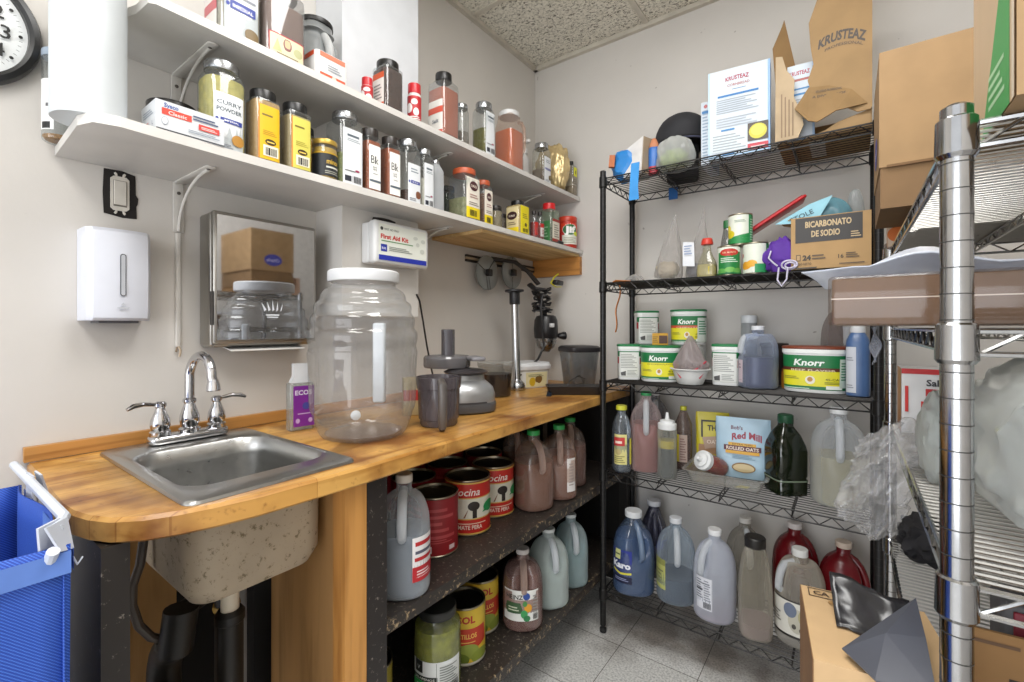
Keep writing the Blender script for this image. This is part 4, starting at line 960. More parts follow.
# broth container
t = thing('deli_container', 'round clear tub of dark brown liquid with a rim, behind the food processor', 'container', (.228, 1.545, CT))
M().lathe([(.062, 0), (.066, .004), (.074, .125), (.077, .128), (.077, .138), (.072, .138)], CLEAR('#cfd0cc', .03), 2, 44, cap1=False).build('tub', t)
M().lathe([(.061, .004), (.064, .006), (.0695, .095)], P('#2a1508', .25), 2, 40).build('liquid', t)
M().lathe([(.070, .1385), (.078, .1395), (.079, .143), (.07, .145)], CLEAR('#e6e6e2', .25), 2, 40).build('lid', t)
# stick blender shaft
t = thing('blender_shaft', 'tall stainless steel blender shaft with a black coupling, standing on the counter', 'blending shaft', (.205, 1.735, CT), rot=(-.0, -.03, 0))
M().lathe([(.038, 0), (.040, .004), (.040, .022), (.034, .036), (.022, .046), (.020, .05)], SIL, 2, 32).build('blade_guard', t)
M().lathe([(.020, .050), (.0185, .06), (.0185, .40)], STEEL('#c3c4c6', .18, 'z'), 2, 32).build('shaft', t)
M().lathe([(.023, .40), (.025, .405), (.025, .455), (.045, .46), (.045, .468), (.02, .472)], P('#1d1d20', .4), 2, 32).build('coupling', t)
# motor hanging by its cord
t = thing('immersion_blender', 'black stick blender motor with a silver nose hanging by its coiled cord', 'hand blender', (.170, 2.045, 1.165)); t.scale = (1.42, 1.42, 1.05)
BB = P('#1e1d1f', .35)
M().lathe([(.016, .0), (.020, .01), (.030, .02), (.038, .045), (.040, .065)], STEEL('#a5a5a5', .25), 2, 32).build('nose', t, 'silver nose')
M().lathe([(.040, .066), (.043, .07), (.045, .11), (.043, .155), (.036, .175), (.028, .18)], BB, 2, 32).build('motor_housing', t)
M().rbox(-.014, .014, -.008, .008, .120, .140, P('#c9c9c9', .4), .004, .002).build('badge', t, loc=(.036, -.022, 0), rz=-.6)
M().lathe([(.008, 0), (.012, .004), (.02, .022), (.02, .03), (.01, .034)], BB, 2, 20).build('side_knob', t, loc=(.030, .032, .078), rot=(0, PI / 2, .9))
M().tube([(0, -.01, .18), (0, -.03, .24), (-.01, -.05, .30), (-.02, -.08, .33)], .011, BB, 10).build('grip', t)
random.seed(3); pts = []
for k in range(90):
    a = k * .62; pts.append((.030 * math.cos(a) + random.uniform(-.006, .006), -.03 + .030 * math.sin(a) + random.uniform(-.006, .006), .20 + .11 * (.5 - .5 * math.cos(k * .11)) + random.uniform(-.006, .006)))
M().tube(pts, .0048, BB, 6).build('coiled_cord', t)
M().tube([(.02, -.055, .28), (.025, -.075, .22), (.028, -.07, .10), (.03, -.06, .03), (.03, -.10, -.03), (.03, -.15, -.06), (.02, -.20, -.10)], .0042, BB, 6).build('hanging_cord', t)
M().rbox(-.012, .012, -.028, .028, -.012, .012, BB, .006, .004).build('plug', t, loc=(.03, .035, .345), rot=(0, .1, .1))
M().tube([(.0, -.05, .33), (-.02, -.09, .39), (-.04, -.14, .43), (-.10, -.2, .445)], .009, P('#25211f', .5), 8).build('hanging_strap', t)
m = M(); m.tube([(.02, 0, .34), (.03, .012, .372), (.035, .03, .388)], .003, P('#d8cf2a', .4), 6); m.tube([(.02, 0, .34), (.03, .022, .322), (.035, .05, .325)], .003, P('#d8cf2a', .4), 6); m.build('twist_tie', t, 'yellow twist tie')
# white tub
t = thing('food_tub', 'white lidded plastic tub with a yellowed label behind the blender shaft', 'tub', (.165, 1.875, CT), -.35)
M().lathe([(.076, 0), (.080, .005), (.086, .088)], P('#d8d8d4', .45), 5, 40, 1.1).build('tub', t)
M().lathe([(.091, .0885), (.093, .092), (.093, .108), (.088, .112), (.086, .122), (.07, .124)], P('#e4e6e8', .4), 5, 40, 1.1).build('lid', t)
m = M(); LAB(m, ROUND([(.080, 0), (.087, .09)], 5, 1.1), .13, .07, .008, '#d8d0a4', [('e', -.2, .35, .16, .3, '#c9a82a'), ('e', .1, .5, .15, .28, '#7a5a2a'), ('l', -.4, .7, .3, .9, 2, '#8a8a6a')]); m.build('label', t)
# clear storage container with black lid, standing on the tray
t = thing('storage_container', 'tapered clear storage container with a dark lid standing at the counter end', 'container', (.378, 2.02, CT), -.6)
M().lathe([(.062, 0), (.066, .006), (.084, .17), (.086, .174), (.082, .174), (.062, .01)], CLEAR('#d3d6d8', .07), 4, 40).build('body', t)
M().lathe([(.088, .1745), (.090, .178), (.090, .194), (.08, .202), (.03, .206)], P('#2a282b', .35), 4, 40).build('lid', t)
t = thing('baking_tray', 'dark low tray with a curled black cable at the far end of the counter', 'tray', (.478, 1.80, CT), .635)
m = M(); m.loft([rr(-.118, .118, -.045, .045, .01, .0), rr(-.13, .13, -.055, .055, .012, .036), rr(-.124, .124, -.05, .05, .01, .036), rr(-.114, .114, -.042, .042, .008, .003)], P('#211b18', .35)); m.build('tray', t)
o = M().tube([(-.06, .0, .0), (-.03, .02, .05), (.01, .0, .075), (.03, .01, .04), (-.02, -.01, .03), (.0, .02, .07), (.035, .0, .06), (.02, -.02, .02), (-.03, .01, .012)], .0024, P('#151515', .4), 6).build('charging_cable', loc=(.485, 1.805, CT + .006), rz=.635)
tag(o, 'thin black cable coiled up in the dark tray', 'cable')
o = M().loft([[(x, y, 0) for x, y in ((-.012, -.05), (.012, -.05), (.014, .05), (-.010, .05))], [(x, y, .012) for x, y in ((-.010, -.05), (.010, -.05), (.012, .05), (-.008, .05))]], P('#1d2733', .3)).build('peeler_handle', loc=(.405, 1.70, CT + .001), rot=(.30, 0, .45))
tag(o, 'small dark blue tool handle propped beside the dark tray', 'tool')
# ------------------------------------------------------------------ under the counter, upper open shelf
AZ = .6135
def gjug(label, x, y, z, w, h, mat, fill, cap, face, name='gallon_jug', group=None, labs=(), **kw):
    t = thing(name, label, 'jug', (x, y, z), face, group)
    if 'hmat' not in kw: kw['hmat'] = MILKY('#e6eaee', .78, .25) if mat.name.startswith('milky') else (MILKY('#ddc6ba', .45, .2) if mat.name.startswith('clear') else mat)
    pf = jugbody(t, w / 2, h, kw.pop('n', 2.3), mat, fill=fill, cap=cap, **kw)
    for th, lw, lh, b0, bgc, spec in labs:
        LAB(M(), ROUND(pf, 2.3 if True else 2, kw.get('asp', 1.), th), lw, lh, b0, bgc, spec).build('label', t)
    return t
HD = MILKY('#eef2f6', .20, .22)
camdir = lambda x, y: math.atan2(0 - y, 1.456 - x)
def F2(x, y, d=0): return camdir(x, y) + d
gu = 'jugs on the upper shelf under the counter'
gjug('gallon jug of white vinegar with a red-white side label, beside the black table leg', .520, .795, AZ, .135, .298, HD, (MILKY('#8f9aa6', .8), .52), ('#d8cfc4', .018), F2(.52, .795, -.1), group=gu,
     labs=[(.95, .075, .11, .045, '#e6e4e4', [('l', -0.400, 0.800, 0.400, 1.008, 1, '#b0262a'), ('l', -0.400, 0.620, 0.400, 0.776, 1, '#5a5a6a'), ('l', -0.425, 0.460, 0.425, 0.642, 1, '#b0262a'), ('r', -.5, 0, .5, .34, '#b3222a'), ('l', -.35, .08, .35, .28, 3, '#e8d4d4')])])
# number ten cans
CANR = STEEL('#b8ae98', .3)
def can(label, x, y, z, r, h, face, spec, base, group, lw=None, open_=True, lh=None, name='food_can', lid=None, cat='can'):
    t = thing(name, label, cat, (x, y, z), face, group)
    M().lathe([(r - .001, 0), (r + .001, .001), (r + .001, .004), (r - .001, .006), (r - .001, h - .006), (r + .001, h - .004), (r + .001, h - .0005), (r - .001, h), (r - .003, h - .001), (r - .004, h - .008), (.002, h - .008)], CANR, 2, 48, cap1=False).build('body', t)
    M().lathe([(r - .0035, h - .0078), (r * .8, h - .0076), (r * .78, h - .006), (.002, h - .006)], lid or P('#14110f', .35), 2, 40, cap1=False).build('lid', t)
    pf = [(r, .0), (r, h)]; lh = lh or h - .012
    m = M().lathe([(r - .0004, .0065), (r - .0004, h - .0065)], P(base, .4, var=.02), 2, 48, cap0=False, cap1=False)
    w = lw or 2 * r * 1.9
    LAB(m, ROUND(pf, 2), w, lh, .006, None, spec); m.build('label', t)
    return t
def cocina(): return [('r', -1.3, .0, 1.3, 1, '#c42a20'), ('r', -1.3, .30, 1.3, .68, '#dcd8c8'), ('r', -1.3, .68, 1.3, .70, '#d8b25a'), ('r', -1.3, .28, 1.3, .30, '#d8b25a'),
    ('t', 'Cocina', .20, .0, .745, '#f0e4dc', {'w': .34, 'shear': .25}), ('e', -.18, .47, .14, .17, '#e2ded0'), ('e', -.18, .47, .10, .12, '#8e2a22'), ('e', -.18, .49, .04, .05, '#5a1a14'), ('e', .10, .54, .07, .09, '#2a211c'), ('r', .085, .31, .135, .47, '#2a211c'), ('p', [(-.02, .32), (.04, .5), (.0, .32)], '#8c5a3a'), ('e', .32, .49, .10, .11, '#1f8a4a'), ('p', [(.2, .4), (.3, .52), (.45, .58), (.36, .42)], '#1f8a4a'),
    ('t', 'TOMATE PERA', .11, .02, .10, '#f0d8c8', {'w': .36, 'bold': .02}), ('l', -.2, .20, .25, .24, 1, '#e8c8b0'), ('r', -1.3, .0, 1.3, .03, '#d8b25a'), ('r', -1.3, .97, 1.3, 1, '#d8b25a')]
def backred(): return [('r', -1.3, 0, 1.3, 1, '#8e1c22'), ('l', -.36, .30, .26, .90, 5, '#b4484a'), ('l', -.34, .22, .22, .30, 2, '#b4484a'), ('r', -.35, .05, -.02, .17, '#e0d0d0'), ('b', -.33, .06, -.04, .16, '#3a1414'), ('r', .18, .07, .26, .15, '#e0c8c8'), ('r', .36, .88, .42, .98, '#cfa0a0')]
gc_ = 'red tomato cans on the upper shelf under the counter'
can('dark red tomato can with small print and a barcode, nearest the vinegar jug', .425, .998, AZ, .070, .176, F2(.428, 1.01, -.05), backred(), '#8e1c22', gc_)
can('bright red tomato can with a white picture band, middle of the front three', .408, 1.168, AZ, .075, .180, F2(.408, 1.168, -.12), cocina(), '#c42a20', gc_)
can('bright red tomato can with a white picture band, beside the amber jug', .388, 1.330, AZ, .075, .180, F2(.412, 1.33, .1), cocina(), '#c42a20', gc_)
for x, y, l in ((.262, 1.055, 'tomato can in the rear row behind the dark red barcode can'), (.245, 1.235, 'tomato can in the rear row behind the middle picture-band can'), (.262, 1.425, 'tomato can in the rear row nearest the amber jugs'), (.112, 1.16, 'tomato can deepest on the shelf, third row near the leg side'), (.112, 1.36, 'tomato can deepest on the shelf, third row near the amber jugs')):
    can(l, x, y, AZ, .074, .178, F2(x, y, .5), backred(), '#8e1c22', gc_)
AM = MILKY('#c9a190', .50, .3); AMF = P('#9c6a58', .4)
GC = ('#2f9a4c', .016)
PET = CLEAR('#f0dcd0', .10)
gjug('amber cider vinegar jug with a green cap, closest to the tomato cans', .485, 1.455, AZ, .148, .288, PET, (MILKY('#9a6a52', .88, .3), .60), GC, F2(.492, 1.452, .55), group=gu)
gjug('amber vinegar jug with a green cap and a narrow white side label', .507, 1.608, AZ, .146, .285, PET, (MILKY('#a5705c', .86, .3), .60), GC, F2(.572, 1.59, .1), group=gu,
     labs=[(.62, .042, .13, .035, '#dcd8d6', [('l', -.3, .1, .3, .9, 9, '#a89c98')])])
gjug('amber vinegar jug with a green cap, last on the shelf beyond the white-labelled one', .470, 1.765, AZ, .140, .285, PET, (MILKY('#8a5d58', .88, .3), .60), GC, F2(.47, 1.765, .1), group=gu)
gjug('pale amber jug standing in shadow behind the one nearest the cans', .33, 1.56, AZ, .125, .280, PET, (MILKY('#7d5a4a', .88, .3), .60), ('#8a8078', .016), F2(.33, 1.58, .1), group=gu)

# ------------------------------------------------------------------ under the counter, bottom shelf
BZ = .2375; gb = 'jugs and cans on the bottom shelf under the counter'
t = thing('pickle_jar', 'big jar of sliced jalapenos with a black lid and a white and green label', 'jar', (.485, .950, BZ), F2(.485, .95, -.05), gb)
pf = smoothp([(.060, 0), (.066, .004), (.068, .02), (.069, .10), (.068, .185), (.064, .200), (.053, .214), (.050, .222)], 2)
M().lathe(pf, CLEAR('#e3e8c8', .08), 2, 48).build('body', t)
M().lathe([(a * .96, max(b, .005)) for a, b in pf[:-5]], GRAIN('#93962c', '#3c3d0c', 42, .35, '#b5b548'), 2, 40).build('contents', t)
M().lathe([(.053, .2225), (.0545, .225), (.0545, .244), (.052, .247)], P('#2a2b29', .4), 2, 40).build('lid', t)
m = M(); LAB(m, ROUND(pf, 2), .155, .088, .035, '#dfe2e0', [('r', -.44, .62, -.26, 1, '#1c1e1c'), ('t', 'V', .18, -.35, .72, '#dfe2e0'), ('r', -.5, .38, .02, .54, '#1d2620'), ('t', 'JALAPENOS', .10, -.24, .42, '#e8e8e0', {'w': .42}), ('r', -.5, .16, .02, .38, '#2f9a4a'), ('l', -.4, .22, -.05, .34, 1, '#e0efe0'), ('r', .0, .02, .01, .98, '#8a8f8a'), ('l', .06, .1, .44, .9, 10, '#8a8f8a'), ('b', .28, .04, .44, .3, '#3a3a3a')]); m.build('label', t)
def elsol(): return [('r', -1.3, 0, 1.3, 1, '#d9b838'), ('t', 'EL SOL', .18, .0, .76, '#b8321f', {'w': .40, 'bold': .04}), ('p', [(-.36, .30), (-.36, .62), (-.1, .66), (.36, .66), (.40, .34), (.1, .24)], '#c03a22'), ('t', 'TOMATILLOS', .12, .02, .48, '#ecc860', {'w': .40, 'bold': .02}), ('l', -.2, .40, .2, .44, 1, '#e8b860'),
    ('e', -.18, .20, .15, .14, '#7c8a34'), ('e', .10, .24, .15, .14, '#94a046'), ('e', -.02, .10, .14, .12, '#6a7a2a'), ('e', .28, .12, .14, .12, '#8a963c'), ('e', -.34, .10, .12, .12, '#94a046'), ('r', -1.3, .0, 1.3, .04, '#c9c4b4'), ('r', .52, .02, .62, .98, '#d8d8cc')]
can('yellow and red tomatillo can right behind the jalapeno jar', .452, 1.106, BZ, .064, .180, F2(.452, 1.106, -.25), elsol(), '#d9b838', gb)
can('yellow and red tomatillo can next to the brown vinegar jug', .395, 1.245, BZ, .066, .182, F2(.43, 1.262, .0), elsol(), '#d9b838', gb)
t = can('can or jar of pale yellow peppers half hidden behind the black table leg', .40, .775, BZ, .062, .15, F2(.40, .775, .2), [('r', -1.3, 0, 1.3, .55, '#1f1c18'), ('l', -.4, .1, .4, .5, 4, '#8a8060')], '#a8983a', gb)
gjug('brown vinegar jug with a white label picturing green and orange fruit', .508, 1.350, BZ, .145, .262, CLEAR('#c9a8a0', .25, .06, .9), (MILKY('#8f5f58', .9, .3), .72), ('#c9c4c0', .014), F2(.54, 1.356, .1), group=gb,
     labs=[(-.15, .135, .105, .042, '#dfe0dc', [('t', 'HEINZ', .20, -.16, .72, '#3a3a34', {'w': .46, 'arc': 0, 'bold': .02}), ('p', [(-.42, .42), (-.36, .62), (.0, .60), (.06, .38), (.0, .26), (-.36, .24)], '#3c5a3a'), ('l', -.32, .34, -.04, .52, 2, '#c9d0b8'), ('e', .16, .82, .09, .12, '#2c4c96'), ('e', .20, .44, .10, .14, '#d89a2c'), ('e', .10, .24, .09, .14, '#3f9a5a'), ('e', .17, .10, .09, .1, '#2f7a4a'), ('e', .12, .58, .06, .09, '#4a8a4a'), ('l', .32, .3, .47, .9, 6, '#9a9a96'), ('b', .33, .05, .46, .24, '#3a3a3a')])])
gjug('frosted white gallon jug beside the fruit-labelled vinegar jug', .515, 1.515, BZ, .150, .278, MILKY('#e2ebe9', .5), (MILKY('#c3d3d0', .7), .60), ('#d8dcda', .010), F2(.545, 1.518, .45), group=gb)
gjug('pale bluish gallon jug, last on the bottom shelf by the table end', .518, 1.685, BZ, .138, .278, MILKY('#cfe0e2', .40), (MILKY('#93b1b5', .75), .60), ('#d8dcda', .010), F2(.56, 1.66, .40), group=gb)
# blue laundry hamper at the near end
t = thing('laundry_hamper', 'blue woven mesh hamper bag on a folding white tube frame, left of the counter', 'hamper', (0, 0, 0))
def blue():
    k = 'bluemesh'
    if k in _mc: return _mc[k]
    m, nt, out = _new('blue_mesh_fabric')
    tc = nt.nodes.new('ShaderNodeTexCoord'); w = nt.nodes.new('ShaderNodeTexWave'); w.inputs['Scale'].default_value = 150; w.inputs['Distortion'].default_value = .6
    w.bands_direction = 'DIAGONAL'; nt.links.new(tc.outputs['Object'], w.inputs['Vector'])
    w2 = nt.nodes.new('ShaderNodeTexWave'); w2.inputs['Scale'].default_value = 170; w2.bands_direction = 'Z'; nt.links.new(tc.outputs['Object'], w2.inputs['Vector'])
    f = _mix(nt, .5, w.outputs[0], w2.outputs[0], 'MULTIPLY')
    b = _bsdf(nt, _ramp(nt, f, [(.15, lin('#1b3f9c')), (.6, lin('#2f5cc0')), (.95, lin('#4f7ad2'))]), .7); nt.links.new(b.outputs[0], out.inputs[0]); _mc[k] = m
    return m
BM = blue()
def hf(x0, y0, z0, x1, y1, z1, wob, sd):
    def fn(u, v):
        x = x0 + (x1 - x0) * u; y = y0 + (y1 - y0) * u; z = z0 + (z1 - z0) * v
        d = wob * noise.noise(Vector((x * 7 + sd, y * 7, z * 2.2)))
        return (x + (d if abs(y1 - y0) > abs(x1 - x0) else 0), y + (d if abs(x1 - x0) >= abs(y1 - y0) else 0), z)
    return fn
H0, H1, Hy = .30, .665, .135
TOPZ = 1.02
m = M()
m.sheet(hf(H0, Hy, .12, H1, Hy, TOPZ, .012, 1), 16, 22, BM); m.sheet(hf(H1, Hy, .12, H1, -.42, TOPZ - .0, .014, 5), 20, 22, BM)
m.sheet(hf(H1, -.42, .12, H0, -.42, TOPZ, .02, 8), 12, 16, BM); m.sheet(hf(H0, -.42, .12, H0, Hy, TOPZ, .02, 2), 12, 16, BM); m.box(H0, H1, -.42, Hy, .115, .12, BM)
o = m.build('mesh_bag', t); so = o.modifiers.new('s', 'SOLIDIFY'); so.thickness = .002
m = M(); WT = P('#cdd3de', .4)
m.tube([(.22, Hy, 1.04), (.63, Hy, 1.045), (.66, Hy - .012, 1.04)], .0065, WT, 10); m.build('top_rail', t, 'white tube rail')
M().tube([(.675, Hy - .017, 1.02), (.50, Hy - .038, .795), (.30, Hy - .035, .46), (.05, Hy - .03, .03)], .0065, WT, 10).build('leg', t)
M().tube([(.22, -.40, 1.04), (.66, -.40, 1.04)], .0085, WT, 10).build('top_rail', t)
M().tube([(.66, -.40, 1.03), (.5, -.40, .4), (.35, -.40, .03)], .0085, WT, 10).build('leg', t)
def strap(x, y, rz_, s=1.):
    m = M(); st = P('#c3c8d3', .6)
    m.slab([(-.03 * s, 0, -.10 * s), (.03 * s, .0, -.06 * s), (.036 * s, 0, .008), (-.02 * s, 0, .010)], .003, st)
    m.slab([(-.02 * s, .006, .010), (.036 * s, .006, .008), (.020 * s, .016, -.05 * s), (-.02 * s, .014, -.06 * s)], .003, st)
    m.tube([(-.01, .01, -.03), (-.02, .012, -.055), (-.03, .01, -.05)], .0012, st, 5)
    m.build('strap', t, 'white tie strap', loc=(x, y, 1.04), rz=rz_)
strap(.36, Hy + .004, 0.1, .55); strap(.652, Hy - .014, -.9, .5)
m = M(); m.sheet(lambda u, v: (H0 + (H1 - H0) * u, Hy + .003, .985 + .028 * v), 8, 1, P('#5f83cf', .6)); m.sheet(lambda u, v: (H1 + .004, Hy - .5 * u, .985 + .028 * v), 8, 1, P('#5f83cf', .6))
m.build('hem', t)
# ------------------------------------------------------------------ black rack, bottom tier
def FC(x, y, d=0): return camdir(x, y) + d
Z5 = .1825; g5 = 'jugs on the bottom tier of the black rack'
t = thing('syrup_bottle', 'big blue-tinted syrup bottle with a dark blue label at the end of the bottom tier', 'bottle', (.710, 1.888, Z5), FC(.708, 1.89, .0), g5)
pf = jugbody(t, .088, .328, 2.6, CLEAR('#a8c0e0', .12, .08, .9), hw=.5, fill=(MILKY('#5b7ca8', .85), .70), cap=('#dfe2e4', .022), neckr=.18, hdir=.35, asp=.98, sh=.52, hmat=CLEAR('#9db4d2', .4))
m = M(); LAB(m, ROUND(pf, 2.6, .98, -.55), .095, .135, .052, '#20308c', [('r', -.5, 0, .5, .22, '#171c3c'), ('t', 'Karo', .26, .02, .46, '#e8eaf4', {'w': .86, 'bold': .05}), ('p', [(-.4, .34), (.0, .26), (.48, .30), (.48, .36), (.0, .32), (-.4, .40)], '#d8d24a'), ('l', -.3, .08, .35, .18, 2, '#9aa0c4'), ('r', -.28, .72, .0, 1.0, '#c9cb8a'), ('l', -0.260, 0.840, -0.020, 0.931, 1, '#4a5a3a')]); m.build('label', t)
t = thing('syrup_bottle', 'dark syrup bottle with a white cap, standing behind the big blue-tinted one', 'bottle', (.738, 2.062, Z5), FC(.745, 2.05, .1), g5)
pf = jugbody(t, .068, .325, 2.6, CLEAR('#6a6a80', .30, .08, .8), fill=(P('#2a2436', .35), .80), cap=('#c9cbd0', .020), neckr=.20, hdir=.0, asp=.85, sh=.52)
m = M(); LAB(m, ROUND(pf, 2.6, .85, .5), .06, .12, .05, '#20308c', [('r', -.5, .1, .5, .2, '#c9cb8a')]); m.build('label', t)
gjug('bluish gallon jug, dark liquid in its lower third, with a yellow label edge', .878, 1.920, Z5, .152, .328, MILKY('#dbe7f2', .15, .2), (P('#39424f', .3), .30), ('#d5d8dc', .018), FC(.875, 1.92, .1), group=g5,
     labs=[(-1.1, .07, .12, .055, '#b7b86a', [('r', -.5, .8, .5, 1, '#8a8c4a'), ('l', -.3, .2, .4, .7, 4, '#7a7c50')])])
gjug('empty white gallon jug with a nutrition and barcode sticker and a reddish bottom', 1.034, 1.895, Z5, .150, .330, MILKY('#dde2ee', .60, .35), (P('#8a5a64', .4), .075), ('#ecedee', .018), FC(1.03, 1.895, -.25), group=g5, hdir=-.5,
     labs=[(-.25, .066, .12, .045, '#d9dbe2', [('r', -.49, .0, -.47, 1, '#8f939c'), ('r', .47, 0, .49, 1, '#8f939c'), ('r', -.4, .80, .35, .83, '#4a4e58'), ('l', -.42, .34, -.04, .96, 8, '#7d828c'), ('l', .04, .30, .42, .96, 9, '#8f949c'), ('r', -.42, .60, -.02, .64, '#3a3e48'), ('b', .0, .05, .40, .24, '#33363c')])])
t = thing('drink_bottle', 'tapered clear bottle with a black cap and brown stained shoulders on the bottom tier', 'bottle', (1.178, 1.868, Z5), FC(1.178, 1.868, .1), g5)
pp = smoothp([(.052, 0), (.060, .006), (.062, .05), (.062, .15), (.059, .20), (.050, .26), (.038, .305), (.030, .322), (.029, .33)], 2)
def dm_(th, z):
    d = (abs(th) + PI) % (2 * PI) - PI; k = 0
    for c0 in (.55, -.55):
        e = ((th - c0 + PI) % (2 * PI)) - PI; k = max(k, math.exp(-(e / .25) ** 2))
    return 1 - .16 * k * (math.exp(-((z - .19) / .05) ** 2))
M().lathe(pp, MILKY('#e2ddd0', .16, .15), 2.8, 48, .9, mod=dm_).build('body', t, smooth=60)
M().lathe([(a * .965, max(b, .004)) for a, b in pp if b < .095], MILKY('#c4b4ba', .6), 2.8, 40, .9).build('residue', t)
M().lathe([(.034, .312), (.035, .315), (.035, .345), (.032, .349)], P('#1d1a18', .4), 2, 30).build('cap', t)
gjug('empty clear jug with a white cap standing behind the tapered bottle', 1.115, 2.045, Z5, .140, .345, MILKY('#bdb9b0', .28, .15), None, ('#bdbab4', .018), FC(1.115, 2.045, .3), group=g5)
t = gjug('cloudy jug with a pictured white label, half hidden by the cardboard box', 1.312, 1.925, Z5, .155, .322, MILKY('#e4dfd2', .30, .2), (P('#6a6a70', .4), .16), ('#dadbd8', .022), FC(1.312, 1.925, -.2), group=g5, hdir=-.9, sh=.60,
     labs=[(-.1, .17, .125, .040, '#d4d2c8', [('r', -.5, -.03, .5, .08, '#25221f'), ('r', -.5, .95, .5, 1.0, '#3a3632'), ('e', .10, .46, .16, .34, '#b8b4a4'), ('e', -.02, .72, .12, .2, '#6a7488'), ('e', .22, .60, .1, .2, '#a9a27a'), ('l', -.45, .3, -.2, .62, 4, '#5a5650'), ('e', .05, .3, .04, .07, '#4a4640'), ('e', .18, .24, .04, .07, '#4a4640')])])
REDM = CLEAR('#a01820', .55, .1, .6)
gjug('dark red juice jug with a white cap behind the cloudy labelled jug', 1.262, 2.040, Z5, .150, .345, P('#640c14', .25), None, ('#cfc8c4', .018), FC(1.262, 2.04, .3), group=g5, hdir=1.2) if 0 else gjug('dark red juice jug with a white cap behind the cloudy labelled jug', 1.282, 2.090, Z5, .150, .350, P('#640c14', .25), None, ('#cfc8c4', .018), FC(1.29, 2.085, .3), group=g5, hdir=1.2)
gjug('dark red juice jug with a pale cap by the right-hand black rack post', 1.437, 2.030, Z5, .152, .343, P('#600c14', .25), None, ('#c9b8a8', .018), FC(1.437, 2.03, .2), group=g5, hdir=1.1)

# ------------------------------------------------------------------ black rack, second tier from the floor
Z4 = .6845; g4 = 'bottles on the second tier of the black rack'
t = thing('soy_sauce_bottle', 'small yellow-capped bottle with a red and yellow label, next to the rack post', 'bottle', (.672, 1.850, Z4), FC(.672, 1.85, .25), g4)
pf = jugbody(t, .046, .275, 3.2, CLEAR('#cfd8e0', .15), fill=(P('#1d2a3c', .3), .40), cap=('#c8c83a', .016), neckr=.22, hdir=.5, sh=.56, asp=.8)
m = M(); LAB(m, ROUND(pf, 3.2, .8, -.35), .060, .125, .035, '#d8d08a', [('r', -.5, .62, .35, .90, '#c03838'), ('l', -0.350, 0.700, 0.150, 0.882, 1, '#ecd8c8'), ('e', -.1, .42, .2, .1, '#b8a870'), ('l', -.4, .06, .35, .32, 4, '#8a8448')]); m.build('label', t)
m = M(); LAB(m, ROUND(pf, 3.2, .8, .75), .016, .11, .035, '#d8d24a', []); m.build('label', t)
gjug('tall jug of pinkish vinegar with a green cap beside the yellow-capped bottle', .752, 1.925, Z4, .138, .332, MILKY('#f0e2e2', .15, .2), (MILKY('#ae7e76', .92, .3), .60), ('#2f8a50', .014), FC(.752, 1.925, .0), group=g4)
gjug('clear jug hidden behind the pinkish vinegar jug on the second tier', .742, 2.070, Z4, .125, .315, MILKY('#b4b4b8', .25), None, ('#d8d8d8', .014), FC(.742, 2.07, .0), group=g4)
t = thing('squeeze_bottle', 'white-topped squeeze bottle of dark soy-coloured sauce with a yellow band of oil', 'squeeze bottle', (.860, 1.868, Z4), 0, g4)
M().lathe([(.034, 0), (.037, .004), (.038, .02), (.037, .12), (.038, .19), (.035, .197)], MILKY('#e2e3da', .22, .25), 2, 36).build('body', t)
M().lathe([(.034, .004), (.0365, .01), (.0365, .122)], P('#2c3440', .3), 2, 32).build('sauce', t)
M().lathe([(.0365, .1225), (.0365, .152)], P('#b4a32c', .3), 2, 32).build('oil', t, 'yellow oil layer')
M().lathe([(.036, .197), (.0365, .2), (.0365, .218), (.029, .222), (.028, .231), (.010, .235), (.008, .240), (.0055, .262), (.004, .263)], P('#e2e4e4', .4), 2, 36).build('nozzle_cap', t)
jar('slim bottle with a yellow-green cap and a yellow-edged label behind the squeeze bottle', .878, 2.030, Z4, .072, .268, ('#c8c83a', .016), (GRAIN('#4a2a2a', '#2a1616', 300), .55), (.045, .115, .035, '#b9a59a', [('r', -.5, 0, -.25, 1, '#d8c83a'), ('l', -.15, .08, .4, .92, 9, '#8a6a66')]), n=2, neck=.34, sh=.62, body=CLEAR('#b9a49c', .2), name='sauce_bottle', cat='bottle', rz=FC(.878, 2.03, -.2))
def pouch(name, label, cat, loc, w, h, d, rz, col, spec, group=None, tilt=0.):
    """stand-up bag: gusseted foot swelling to a flat sealed top"""
    t = thing(name, label, cat, loc, group=group, rot=(0, tilt, rz))
    def ring(z):
        k = z / h; dd = d * max(0, 1 - k) ** .7 * (.55 + .45 * min(1, k * 6)) + .004; ww = w * (.90 + .10 * min(1, k * 3)); o = []
        for j in range(28):
            a = 2 * PI * j / 28; n_ = .003 * noise.noise(Vector((math.cos(a) * 2, math.sin(a) * 2, z * 18)))
            o.append((dd / 2 * spow(math.cos(a), .9) + n_, ww / 2 * spow(math.sin(a), .55) + n_, z))
        return o
    M().loft([ring(h * i / 14) for i in range(15)], P(col, .32, var=.03)).build('pouch', t, smooth=60)
    def F(a, b, o):
        k = b / h; dd = d * max(0, 1 - k) ** .7 * (.55 + .45 * min(1, k * 6)) + .004; s_ = min(.98, abs(a) / (w / 2))
        return Vector((dd / 2 * (1 - s_ ** 3) ** .5 + o + .003, a, b))
    F.curved = 1; m = M(); m.deco(F, spec); m.build('print', t)
    return t
W, H = .195, .235
